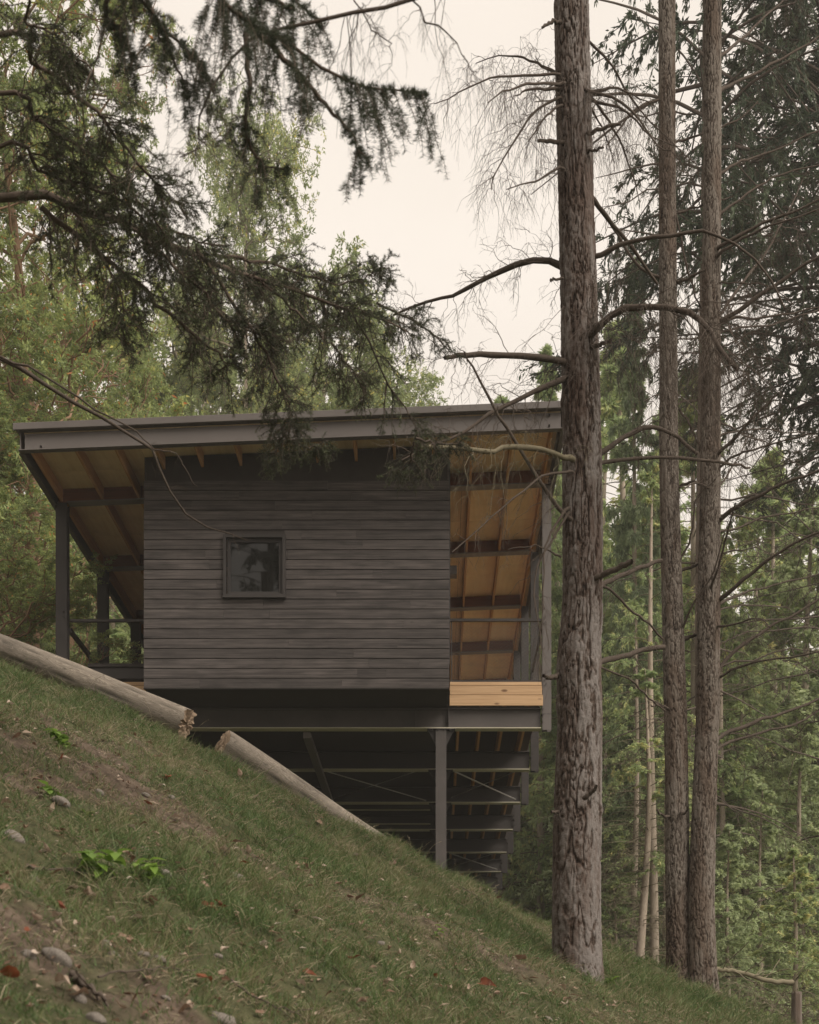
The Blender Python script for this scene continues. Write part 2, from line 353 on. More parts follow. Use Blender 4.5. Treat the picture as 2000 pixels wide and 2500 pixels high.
# ------------------------------------------------------------------ the hillside
LX = np.array([-120, -60, -30, -14, -8, -5.1, -2.9, 0, 1.57, 3, 3.9, 6, 10, 20, 40, 120])
LZ = np.array([11, 9.5, 7.6, 5.0, 3.28, 2.24, 1.34, -.12, -.92, -1.46, -1.88, -2.85, -4.3, -6.4, -8.2, -10])
def ground_base(x, y):
    x, y = np.asarray(x, float), np.asarray(y, float)
    lat = (np.interp(x-.7, LX, LZ)+2*np.interp(x, LX, LZ)+np.interp(x+.7, LX, LZ))/4
    w = .8
    sy = y-w*np.logaddexp(0, (y-16.0)/w)
    return .281*np.maximum(sy, -6)+.14+lat-.05*np.maximum(y-17, 0)*np.exp(-np.maximum(y-17, 0)/30)
def ground(x, y):
    x, y = np.asarray(x, float), np.asarray(y, float)
    m = np.clip((y-2)/4, 0, 1)
    return ground_base(x, y)+m*((fbm(x*.8+9, y*.8, 0, 3)-.5)*.26+(fbm(x*2.6, y*2.6+3, 0, 5)-.5)*.24)
def cover(x, y):
    """how grassy a spot is, 0 bare soil to 1 dense turf"""
    c = fbm(x*.75+31, y*.75+12, 0, 5)*1.7+.02
    c = c+.10*np.clip((y-9)/5, 0, 1)
    # the two scraped patches on the upper left bank and the littered bottom left corner
    for (px, py, YY, rx, ry, s) in ((300, 1990, 11.0, 1.0, .7, .62), (60, 2080, 9.2, .5, .8, .5), (420, 2060, 10.0, .9, .5, .6), (130, 2430, 5.6, .9, .6, .62), (420, 2440, 5.2, .8, .4, .4), (350, 2330, 6.6, .7, .4, .3), (560, 2180, 9.0, .5, .4, .25), (980, 2180, 11, .6, .5, .3)):
        c0 = P(px, py, YY); c = c-s*(.1+1.8*fbm(x*3.1, y*3.1+7, 2, 4))*np.exp(-((x-c0[0])/rx)**2-((y-c0[1])/ry)**2)
    return np.clip(c, 0, 1)
def hit(px, py, y0=3.0, y1=17.5):
    ys = np.linspace(y0, y1, 1500); xs = (px-VX)/F*ys; zs = CZ+(VY-py)/F*ys
    g = ground(xs, ys)
    k = np.argmax(g >= zs) if (g >= zs).any() else len(ys)-1
    return np.array((xs[k], ys[k], g[k]))

def axis(dlo, dhi, st, lo, hi, gr):
    a = list(np.arange(dlo, dhi+1e-6, st)); s = st; v = dhi
    while v < hi: s *= gr; v = min(v+s, hi); a.append(v)
    s = st; v = dlo; pre = []
    while v > lo: s *= gr; v = max(v-s, lo); pre.append(v)
    return np.array(pre[::-1]+a)
gx = axis(-6.5, 6, .05, -140, 140, 1.12); gy = axis(2.5, 18.5, .05, -60, 320, 1.12)
GX, GY = np.meshgrid(gx, gy); GZ = ground(GX, GY)
nx, ny = len(gx), len(gy)
ii = (np.arange(ny-1)[:, None]*nx+np.arange(nx-1)[None, :]).ravel()
Qg = np.stack([ii, ii+1, ii+nx+1, ii+nx], 1)
gobj = link('ground', mesh_data('ground', np.stack([GX.ravel(), GY.ravel(), GZ.ravel()], 1), Qg, None, (M['soil'],), cover(GX, GY).ravel(), True))
tag(gobj, kind='structure')

# grass and thatch: nobody could count it
def make_grass():
    rng = np.random.RandomState(3)
    n = 900000
    u = rng.rand(n); Yv = np.sqrt(3.6**2+(17.6**2-3.6**2)*u**.9)
    px = rng.uniform(-90, 2090, n); X = (px-VX)/F*Yv
    c = cover(X, Yv); tuft = fbm(X*5.5, Yv*5.5, 3, 3)
    keep = rng.rand(n) < (.20+.8*c**1.1)*np.clip(.35+2.2*(tuft-.3), .15, 1)
    X, Yv, c, tuft = X[keep], Yv[keep], c[keep], tuft[keep]; n = len(X)
    Z = ground(X, Yv)
    L = rng.gamma(5, .0125, n)*(.5+.75*c)*(.25+2.6*np.clip(tuft-.15, 0, 1)**1.6)+.008; W = rng.uniform(.002, .0042, n)*(1+.04*Yv)
    dead = rng.rand(n) < (.13+.40*(1-c)+.25*(fbm(X*2.3+4, Yv*2.3, 9, 3) > .56))
    az = rng.uniform(0, 2*np.pi, n)+0; lean = np.where(dead, rng.uniform(.6, 1.5, n), rng.uniform(.15, .9, n))
    L = np.where(dead, L*1.1, L)
    d = np.stack([np.cos(az)*np.sin(lean), np.sin(az)*np.sin(lean), np.cos(lean)], 1)
    d2 = unit(d+np.stack([np.cos(az)*.5, np.sin(az)*.5, -.3*np.ones(n)], 1)*rng.uniform(.2, 1.4, n)[:, None])
    base = np.stack([X, Yv, Z-.004], 1)
    sd = unit(np.cross(d, rng.normal(size=(n, 3))))*W[:, None]*.5
    m = base+d*L[:, None]*.5; t = m+d2*L[:, None]*.55
    V = np.stack([base-sd, base+sd, m+sd*.8, m-sd*.8, t], 1).reshape(-1, 3)
    o = np.arange(n)[:, None]*5
    Q = o+np.array([[0, 1, 2, 3]]); T = o+np.array([[3, 2, 4]])
    tint = np.where(dead, rng.uniform(.68, 1.05, n), np.clip(rng.normal(.36, .13, n)+.5*(tuft-.5), .02, .62))
    ob = link('grass', mesh_data('grass', V, Q, T, (M['grass'],), np.repeat(tint, 5)))
    tag(ob, 'short green grass and dry straw thatch covering the steep hillside', 'grass', kind='stuff')
make_grass()

def make_litter():
    """crumbs of bark, straw and tiny leaf scraps lying all over the bank"""
    rng = np.random.RandomState(13); n = 24000
    Yv = np.sqrt(rng.uniform(3.6**2, 17**2, n)); X = (rng.uniform(-60, 2060, n)-VX)/F*Yv
    c = cover(X, Yv); keep = rng.rand(n) < (.30+.7*(1-c)); X, Yv = X[keep], Yv[keep]; n = len(X)
    Z = ground(X, Yv)+.008+rng.rand(n)*.02
    az = rng.uniform(0, 2*np.pi, n); d = unit(np.stack([np.cos(az), np.sin(az), rng.normal(-.05, .25, n)], 1))
    nr = unit(np.stack([rng.normal(0, .35, n), rng.normal(-.2, .35, n), np.ones(n)], 1))
    L = rng.gamma(2.2, .011, n)+.006
    V, Q = rhombs(np.stack([X, Yv, Z], 1), d, nr, L, L*rng.uniform(.15, .7, n), .12)
    ob = link('leaf_litter', mesh_data('leaf_litter', V, Q, None, (M['dead_leaf'],), np.repeat(rng.rand(n)**1.3*.9, 4)))
    tag(ob, 'scattered brown leaf scraps and bark crumbs lying in the grass', 'leaf litter', kind='stuff')
make_litter()

# ------------------------------------------------------------------ the cabin on its steel frames
def zb(x): return CZ+9.54+.0405*(x+5.85)              # underside of the roof steel
SL = .0405
def fr(n): return Y0+BAY*n
NB = 8
cab = empty('cabin', (-2.1, Y0, CZ+3.0))
tag(cab, 'dark timber clad cabin on dark steel posts with plywood lined mono pitch roof', 'cabin')
rng = np.random.RandomState(5)
def part(a, name, m, bevel=0, parent=cab, smooth=False):
    o = a.obj(name, m, None, smooth, bevel=bevel)
    o.parent = parent
    off = Vector((0, 0, 0)); q = parent
    while q is not None: off += Vector(q.location); q = q.parent
    o.location = -off
    return o
RX0, RX1, RYF, RYB = -6.03, 1.84, 20.27, fr(7)+1.8
def slz(x, dz): return zb(x)+dz
def slbox(a, x0, x1, y0, y1, d0, d1, tint=.5):
    """box following the roof slope, d0/d1 measured from the underside of the roof steel"""
    V = [(x, y, zb(x)+d) for d in (d0, d1) for y in (y0, y1) for x in (x0, x1)]
    return a.add(V, [(0, 2, 3, 1), (4, 5, 7, 6), (0, 1, 5, 4), (2, 6, 7, 3), (0, 4, 6, 2), (1, 3, 7, 5)], None, tint)
roof = part(slbox(Acc(), RX0-.06, RX1+.05, RYF-.06, RYB, .262, .33), 'roof', M['fascia'])
part(slbox(Acc(), RX0-.085, RX1+.075, RYF-.10, RYF-.062, .235, .336), 'roof_edge_cap', M['fascia'], .006, roof)
a = Acc(); slbox(a, RX0+.06, RX1-.03, RYF, RYF+.012, -.03, .215); slbox(a, RX0-.02, RX1+.01, RYF-.06, RYF+.05, -.045, -.031)
part(a, 'roof_channel', M['fascia'], .002, roof)
for (x, dz) in ((RX0+.30, .015), (RX1-.20, .02), (RX1-.20, .17)):
    a = Acc(); c = np.array((x, RYF, zb(x)+dz)); a.tubes([[c+(0, -.03, 0), c]], .016, 8); part(a, 'bolt', M['fascia'], 0, roof)
for xs in ((RX0-.012, RX0+.0), (RX1-.0, RX1+.012)):
    a = Acc(); slbox(a, xs[0], xs[1], RYF+.004, RYB-.02, -.03, .255); slbox(a, xs[0]-.03, xs[1]+.03, RYF+.055, RYB-.02, -.046, -.031)
    part(a, 'roof_edge_channel', M['fascia'], 0, roof)
# plywood ceiling in sheets with open joints
a = Acc()
ylist = [RYF+.05]
while ylist[-1] < RYB-.1: ylist.append(ylist[-1]+1.22)
ylist[-1] = RYB-.05
xl = [RX0+.03, -4.42, -2.0, .42, RX1-.03]
for j in range(len(ylist)-1):
    for k in range(len(xl)-1):
        slbox(a, xl[k]+.003, xl[k+1]-.003, ylist[j]+.003, ylist[j+1]-.003, .238, .258, rng.rand())
part(a, 'plywood_ceiling', M['ply'], 0, roof)
# roof beams: red brown timber packing in the web, grey bottom flange
for n in range(NB):
    y = fr(n)
    o = part(slbox(Acc(), -5.99, 1.66, y-.006, y+.03, .012, .236, rng.rand()), 'roof_beam', M['blocking'], 0, roof)
    part(slbox(Acc(), -5.83, 1.66, y-.085, y+.085, -.008, .010), 'flange', M['roofbeam_flange'], 0, o)
JX = [1.12-.582*k for k in range(12)]+[-5.93, 1.70]
for n in range(-1, 7):
    y0_ = fr(n)+.033 if n >= 0 else RYF+.052; y1_ = fr(n+1)-.009
    for x in JX:
        if n > 4 and len(JX) and x < .1: continue
        if n > 3 and x < -3.2: continue
        if -4.3 < x < .1 and n >= 0: continue
        part(slbox(Acc(), x-.019, x+.019, y0_, y1_, .03+rng.uniform(0, .008), .236, rng.rand()), 'joist', M['joist'], 0, roof)

# box walls: front wall of individual boards
WX0, WX1, WY = -4.416, .198, 21.09
WZ0 = CZ+6.314; BH = .1493; s = F/WY
WT = CZ+(VY-1171)/s
wx0, wx1, wz0, wz1 = (546-VX)/s, (697.5-VX)/s, CZ+(VY-1459.8)/s, CZ+(VY-1307.7)/s
a = Acc(); z = WZ0; k = 0
r2 = np.random.RandomState(11)
while z < WT-.02:
    z1 = z+BH-.012
    if z+BH > WT: z1 = WT
    cuts = sorted([WX0, WX1]+[WX0+v for v in (r2.uniform(.6, 4.2, r2.randint(1, 3)))])
    for c0, c1 in zip(cuts[:-1], cuts[1:]):
        segs = [(c0, c1)]
        if z < wz1 and z1 > wz0:
            segs = [(q0, q1) for q0, q1 in ((c0, min(c1, wx0+.02)), (max(c0, wx1-.02), c1)) if q1-q0 > .02]
        for q0, q1 in segs:
            pr = r2.uniform(0, .002)
            a.box((q0+.0006, WY-pr, z), (q1-.0006, WY+.02, z1), r2.rand())
    z += BH; k += 1
wall = part(a, 'front_wall', M['siding'], .0022)
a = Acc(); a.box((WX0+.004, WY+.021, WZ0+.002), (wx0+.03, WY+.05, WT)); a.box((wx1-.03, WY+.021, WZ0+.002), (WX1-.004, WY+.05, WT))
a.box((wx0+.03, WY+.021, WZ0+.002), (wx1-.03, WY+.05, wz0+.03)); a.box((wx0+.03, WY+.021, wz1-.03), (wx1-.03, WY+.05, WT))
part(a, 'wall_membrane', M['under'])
a = Acc(); slbox(a, WX0+.003, WX1-.003, WY+.06, WY+.08, -.34, .22); part(a, 'frieze_with_shade', M['under'])  # dark frieze set back; the roof's shade is also in its colour
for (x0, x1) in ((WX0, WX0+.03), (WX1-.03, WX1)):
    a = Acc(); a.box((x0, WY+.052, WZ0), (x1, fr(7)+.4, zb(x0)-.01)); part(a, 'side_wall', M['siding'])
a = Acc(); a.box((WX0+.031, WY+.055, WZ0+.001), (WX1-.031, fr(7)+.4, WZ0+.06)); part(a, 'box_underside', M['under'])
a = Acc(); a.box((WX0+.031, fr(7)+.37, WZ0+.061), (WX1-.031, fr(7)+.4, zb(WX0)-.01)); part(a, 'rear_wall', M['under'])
a = Acc(); a.box((WX0-.004, WY-.006, WZ0-.014), (WX1+.004, WY+.05, WZ0-.002)); part(a, 'drip_flashing', M['steel'])
# window
win = empty('window', (0, 0, 0)); win.parent = cab; win.location = (0, 0, 0)
def wbar(a, x0, x1, z0, z1, y0, y1): a.box((x0, y0, z0), (x1, y1, z1))
def ring(x0, x1, z0, z1, w, y0, y1):
    a = Acc(); wbar(a, x0, x1, z1-w, z1, y0, y1); wbar(a, x0, x1, z0, z0+w, y0, y1); wbar(a, x0, x0+w, z0+w, z1-w, y0, y1); wbar(a, x1-w, x1, z0+w, z1-w, y0, y1); return a
part(ring(wx0, wx1, wz0, wz1, .045, WY-.055, WY+.035), 'window_trim', M['fascia_dark'] if 'fascia_dark' in M else M['steel'], .002, win)
part(ring(wx0+.055, wx1-.055, wz0+.05, wz1-.05, .048, WY+.004, WY+.05), 'window_frame', M['steel'], .002, win)
part(Acc().box((wx0+.10, WY+.03, wz0+.095), (wx1-.10, WY+.036, wz1-.095)), 'glass', M['glass'], 0, win)
part(Acc().box((wx0-.004, WY-.07, wz0-.014), (wx1+.004, WY-.0035, wz0-.002)), 'window_sill', M['steel'], 0, win)
for (x, z) in [(wx0+.022, wz0+.1), (wx0+.022, wz1-.1), (wx0+.022, (wz0+wz1)/2), (wx1-.022, wz0+.1), (wx1-.022, wz1-.1), (wx1-.022, (wz0+wz1)/2), (wx0+.45, wz0+.022), (wx0+.45, wz1-.022)]:
    a = Acc(); a.tubes([[(x, WY-.058, z), (x, WY-.055, z)]], .006, 6); part(a, 'screw', M['under'], 0, win)

# posts
def hpost(x, w, y, z0, z1, d=.16, t=.012):
    a = Acc(); a.box((x, y-d/2, z0), (x+w, y-d/2+t, z1)); a.box((x, y+d/2-t, z0), (x+w, y+d/2, z1)); a.box((x+w/2-.005, y-d/2+t, z0), (x+w/2+.005, y+d/2-t, z1)); return a
for n in range(NB):
    y = fr(n)
    p = part(hpost(-6.01, .18, y, float(ground(-5.9, y))-.3, zb(-6)-.004), 'left_post', M['steel'])
    if n < 2:
        for z in (CZ+7.80, CZ+7.72):
            a = Acc(); a.tubes([[(-5.88, y-.09, z), (-5.88, y-.08, z)]], .014, 8); part(a, 'bolt', M['steel'], 0, p)
    p = part(hpost(1.68, .142, y, CZ+5.945, zb(1.7)-.012, .13), 'right_post', M['fascia'] if n == 0 else M['steel'])  # front post takes the lighter grey: its light is in the colour
    a = Acc()
    a.box((1.663, y-.066, CZ+6.19), (1.735, y+.066, CZ+6.202)); a.box((1.75, y-.066, CZ+6.19), (1.822, y+.066, CZ+6.202)); part(a, 'stiffener', M['steel'], 0, p)
    for (px_, py_) in ((1332, 1510), (1332, 1524), (1334, 1661), (1334, 1674), (1327, 1735), (1327, 1750), (1327, 1766)):
        if n > 3: break
        x = 1.66+.165*.45+(.0 if py_ > 1600 else -.01)-(.045 if py_ > 1700 else 0); z = CZ+(VY-py_)/154.0
        a = Acc(); a.tubes([[(x, y-.098, z), (x, y-.08, z)]], .013, 8); part(a, 'bolt', M['steel'], 0, p)
# floor beams with a pale bottom flange
for n in range(NB):
    y = fr(n)
    b = Acc(); b.box((-4.7, y-.006, CZ+5.978), (1.656, y+.006, CZ+6.276)); b.box((-4.7, y-.075, CZ+6.277), (1.656, y+.075, CZ+6.29)); b.box((.195, y-.085, CZ+5.978), (.205, y-.006, CZ+6.277)) if n == 0 else None
    if n == 0: b.box((-.33, y-.085, CZ+5.978), (-.32, y-.006, CZ+6.277))
    b = part(b, 'floor_beam', M['steel_lit'] if n == 0 else M['steel'])  # one paint: front beam coloured as lit, rear beams as shaded
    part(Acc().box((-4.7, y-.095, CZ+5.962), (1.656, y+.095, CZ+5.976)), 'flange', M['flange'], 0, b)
    # post under each beam
    zg = float(ground(.08, y))
    p = part(hpost(-.008, .17, y, zg-.3, CZ+5.958, .17), 'middle_post', M['steel_lit'])
    a = Acc(); a.box((-.14, y-.10, CZ+5.945), (.30, y+.10, CZ+5.9595))
    V = []
    for xx, sg in ((-.009, -1), (.163, 1)):
        V = [(xx, y-.05, CZ+5.944), (xx+sg*.12, y-.05, CZ+5.944), (xx, y-.05, CZ+5.70), (xx, y-.038, CZ+5.944), (xx+sg*.12, y-.038, CZ+5.944), (xx, y-.038, CZ+5.70)]
        a.add(V, [(0, 1, 4, 3), (1, 2, 5, 4), (2, 0, 3, 5)], [(0, 2, 1), (3, 4, 5)])
    part(a, 'cap_bracket', M['steel'], 0, p)
    for xx in (-.07, .03, .12, .23):
        if n < 2:
            a = Acc(); a.tubes([[(xx, y-.085, CZ+5.948), (xx, y-.085, CZ+5.925)]], .014, 6); part(a, 'bolt', M['steel'], 0, p)
# secondary steel under the floor
part(Acc().box((-2.12, fr(0)+.12, CZ+5.86), (-2.0, fr(7), CZ+5.955)), 'service_duct', M['fascia'])
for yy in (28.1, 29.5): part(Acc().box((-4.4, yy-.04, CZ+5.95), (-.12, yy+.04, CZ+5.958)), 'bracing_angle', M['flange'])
def rod(p, q, r=.013, name='brace_rod', m='galv'):
    a = Acc(); a.tubes([[p, q]], r, 6); return part(a, name, M[m])
for n in (1, 4):
    rod((.30, fr(n)+.12, CZ+5.99), (1.55, fr(n+1)-.25, CZ+5.99)); rod((1.55, fr(n)+.12, CZ+6.03), (.30, fr(n+1)-.25, CZ+6.03), .008)
    rod((-2.0, fr(n)+.12, CZ+5.99), (-.2, fr(n+1)-.15, CZ+5.99), .010); rod((-.2, fr(n)+.12, CZ+6.03), (-2.0, fr(n+1)-.15, CZ+6.03), .008)
# right deck
for x in (.37, .73, 1.10, 1.47):
    part(Acc().box((x-.02, fr(0)+.03, CZ+6.293), (x+.02, fr(7)+.3, CZ+6.60), rng.rand()), 'deck_joist', M['joist'])
a = Acc()
for k in range(11): a.box((.205+k*.136, fr(0)+.03, CZ+6.602), (.205+k*.136+.130, fr(7)+.3, CZ+6.64), rng.rand())
part(a, 'deck_boards', M['cedar'])
def fascia_boards(x0, x1, y):
    a = Acc()
    for (z0, z1, dx) in ((6.312, 6.478, 0), (6.483, 6.625, .008), (6.63, 6.685, .012)):
        a.box((x0+dx*.5, y-.03, CZ+z0), (x1-dx*2, y, CZ+z1), rng.rand())
    return a
part(fascia_boards(.212, 1.685, fr(0)-.09), 'deck_fascia', M['cedar'], .003)
part(Acc().box((.205, fr(0)-.075, CZ+6.294), (1.64, fr(0)+.028, CZ+6.31)), 'deck_ledger', M['under'])
# rail, bottom bar and cable net
def railing(y, x0, x1):
    part(Acc().box((x0, y-.025, CZ+7.672), (x1, y+.025, CZ+7.712)), 'handrail', M['steel'])
    part(Acc().box((x0, y-.02, CZ+6.705), (x1, y+.02, CZ+6.74)), 'bottom_rail', M['steel'])
railing(fr(0)-.02, .20, 1.66)
a = Acc(); a.tubes([[(.245, fr(0)-.02, CZ+6.74), (.245, fr(0)-.02, CZ+7.67)], [(1.62, fr(0)-.02, CZ+6.74), (1.62, fr(0)-.02, CZ+7.67)]], .008, 5)
part(a, 'net_post', M['steel'])
def net(p0, du, w, h, cw=.075, chh=.055, r=.0006):
    """diamond cable net"""
    L = []
    nu, nv = int(w/cw), int(h/chh)
    for i in range(-nv, nu+1):
        for sg in (1, -1):
            u0, u1, v0, v1 = (i*cw, (i+nv)*cw, 0, nv*chh) if sg > 0 else ((i+nv)*cw, i*cw, 0, nv*chh)
            pts = [(u0+(u1-u0)*q, v0+(v1-v0)*q) for q in np.linspace(0, 1, nv*2+1)]
            pts = [q for q in pts if 0 <= q[0] <= w]
            if len(pts) > 1: L.append((pts[0], pts[-1]))
    a = Acc(); ln = np.array([[p0+du*q[0][0]+np.array((0, 0, q[0][1])), p0+du*q[1][0]+np.array((0, 0, q[1][1]))] for q in L])
    a.tubes(ln, r, 3)
    return a
part(net(np.array((.25, fr(0)-.02, CZ+6.745)), np.array((1., 0, 0)), 1.37, .92), 'cable_net', M['galv'])
for n in range(1):
    part(net(np.array((1.70, fr(n)+.1, CZ+6.745)), np.array((0, 1., 0)), 2.5, .92, .30, .22, .0008), 'cable_net', M['galv'])
for n in range(5):
    part(Acc().box((1.69, fr(n)+.085, CZ+7.682), (1.72, fr(n+1)-.085, CZ+7.712)), 'handrail', M['steel'])
part(Acc().box((.20, 22.9, CZ+8.72), (.34, 23.1, CZ+8.86)), 'rail_bracket', M['fascia'])
part(Acc().box((.199, WY+.08, CZ+6.7), (.215, fr(7), zb(.2)-.02)), 'corner_trim', M['steel'])
part(Acc().box((.206, fr(0)+.032, CZ+6.592), (1.69, fr(7)+.29, CZ+6.6015)), 'deck_shade_sheet', M['under'])  # dark sheet added below the boards to stand for underdeck shade
part(Acc().box((-5.97, fr(0)+.032, CZ+6.592), (-4.43, fr(7)+.29, CZ+6.6015)), 'deck_shade_sheet', M['under'])
# left deck
part(Acc().box((-5.80, fr(0)-.02, CZ+7.672), (-4.42, fr(0)+.03, CZ+7.712)), 'handrail', M['steel'])
part(Acc().box((-5.86, fr(0)+.09, CZ+7.54), (-5.80, fr(4), CZ+7.60)), 'handrail', M['steel'])
rod((-5.60, fr(0)+.4, CZ+6.9), (-5.60, fr(0)+.4, CZ+7.5), .008, 'net_post', 'steel')
part(net(np.array((-5.80, fr(0), CZ+6.98)), np.array((1., 0, 0)), 1.36, .68), 'cable_net', M['steel'])
a = Acc(); a.box((-5.47, fr(0)-.06, CZ+6.755), (-4.42, fr(0)+.34, CZ+6.93)); part(a, 'bench_front', M['steel'])
a = Acc(); a.box((-5.50, fr(0)-.09, CZ+6.935), (-4.42, fr(0)+.36, CZ+6.985)); part(a, 'bench_top', M['under'])
a = Acc()
for k in range(11): a.box((-5.98+k*.142, fr(0)+.03, CZ+6.602), (-5.98+k*.142+.136, fr(7)+.3, CZ+6.64), rng.rand())
part(a, 'deck_boards', M['cedar'])
part(fascia_boards(-5.99, -4.43, fr(0)-.0905), 'deck_fascia', M['cedar'], .003)
for n in range(NB): part(Acc().box((-5.82, fr(n)-.06, CZ+6.05), (-4.71, fr(n)+.06, CZ+6.29)), 'floor_beam', M['steel'])

# ------------------------------------------------------------------ logs on the crest
def log(name, p, q, r0, r1, label, seed, flat=0.0):
    rg = np.random.RandomState(seed); p, q = np.array(p), np.array(q)
    Mx, S = 90, 40; t = np.linspace(0, 1, Mx)
    ax = unit(q-p); up = unit(np.array((0, 0, 1.))-ax*ax[2]); sd = np.cross(ax, up)
    L = np.linalg.norm(q-p); V = []; tint = []
    for i, ti in enumerate(t):
        c = p+(q-p)*ti+up*.03*math.sin(ti*3+seed)+sd*.02*math.sin(ti*5)
        an = np.arange(S)/S*2*np.pi
        R = (r0+(r1-r0)*ti)*(1+.10*(fbm(np.cos(an)*1.1+seed, np.sin(an)*1.1, ti*L*.5, 3)-.5)+.06*(fbm(np.cos(an)*4, np.sin(an)*4+seed, ti*L*.8, 3)-.5))
        # a long drying crack
        ck = np.exp(-((an-1.9-.25*math.sin(ti*4+seed))/.055)**2)+.8*np.exp(-((an-.9-.2*math.sin(ti*7))/.05)**2)*(ti > .3)+.7*np.exp(-((an-2.9)/.05)**2)
        R = R*(1-.09*ck)
        if flat: R = np.minimum(R, (r0+(r1-r0)*ti)*flat/np.maximum(np.cos(an-2.2), .3))
        e = 1.0
        if ti > .985 or ti < .015: e = .985
        V.append(c+ax*((ti > .99)*rg.uniform(-.04, .03, S)*1.0+(ti < .01)*rg.uniform(-.01, .01, S))[:, None]+(up*np.cos(an)[:, None]+sd*np.sin(an)[:, None])*(R*e)[:, None])
        tint.append(np.clip(.55+.9*(fbm(np.cos(an)*1.3+3, np.sin(an)*1.3, ti*L*.9, 4)-.5)-.5*ck, 0, 1))
    V = np.array(V).reshape(-1, 3); tint = np.concatenate(tint)
    i, j = np.meshgrid(np.arange(Mx-1), np.arange(S), indexing='ij'); j2 = (j+1) % S
    Q = np.stack([i*S+j, i*S+j2, (i+1)*S+j2, (i+1)*S+j], -1).reshape(-1, 4)
    body = Acc().add(V, Q, None, tint)
    o = body.obj(name, M['log'], None, True, loc=tuple((p+q)/2)); tag(o, label, 'log')
    for end, base, cc in ((0, 0, p), (1, (Mx-1)*S, q)):
        ring0 = V[base:base+S]; cen = ring0.mean(0); VV = []; n_ = 7
        for k in range(n_): VV.append(cen+(ring0-cen)*(1-k/n_)+ax*(rg.uniform(-.012, .012, (S, 1)) if k else 0))
        VV.append(cen[None]); VV = np.concatenate(VV)
        kk, jj = np.meshgrid(np.arange(n_-1), np.arange(S), indexing='ij'); jn = (jj+1) % S
        QQ = np.stack([kk*S+jj, kk*S+jn, (kk+1)*S+jn, (kk+1)*S+jj], -1).reshape(-1, 4)
        TT = np.array([((n_-1)*S+j_, (n_-1)*S+(j_+1) % S, n_*S) for j_ in range(S)])
        rr = np.concatenate([np.full(S, .35+.25*(k % 2)) for k in range(n_)]+[[.2]])
        e = Acc().add(VV, QQ, TT, rr).obj('cut_end', M['log_end'], None, False); e.parent = o; e.location = -o.location
    return o
M['log_end'] = wood_mat('sawn_log_end', (.20, .14, .095), (.36, .27, .19), (.1, .07, .05), grain=(9, 9, 9), rough=.9, tint_amt=.9, bump=.6)
# direction of grain follows the logs closely enough for the object-space noise to read as long fibres
log('log', P(-160, 1528, 16.7), P(458, 1763, 15.85), .150, .172, 'long weathered log higher on the bank with splintered lower end', 1)
log('log', P(538, 1826, 15.75), P(935, 2066, 16.9), .200, .16, 'shorter grey split log lower down the bank in front of the dark undercroft', 2, flat=.88)

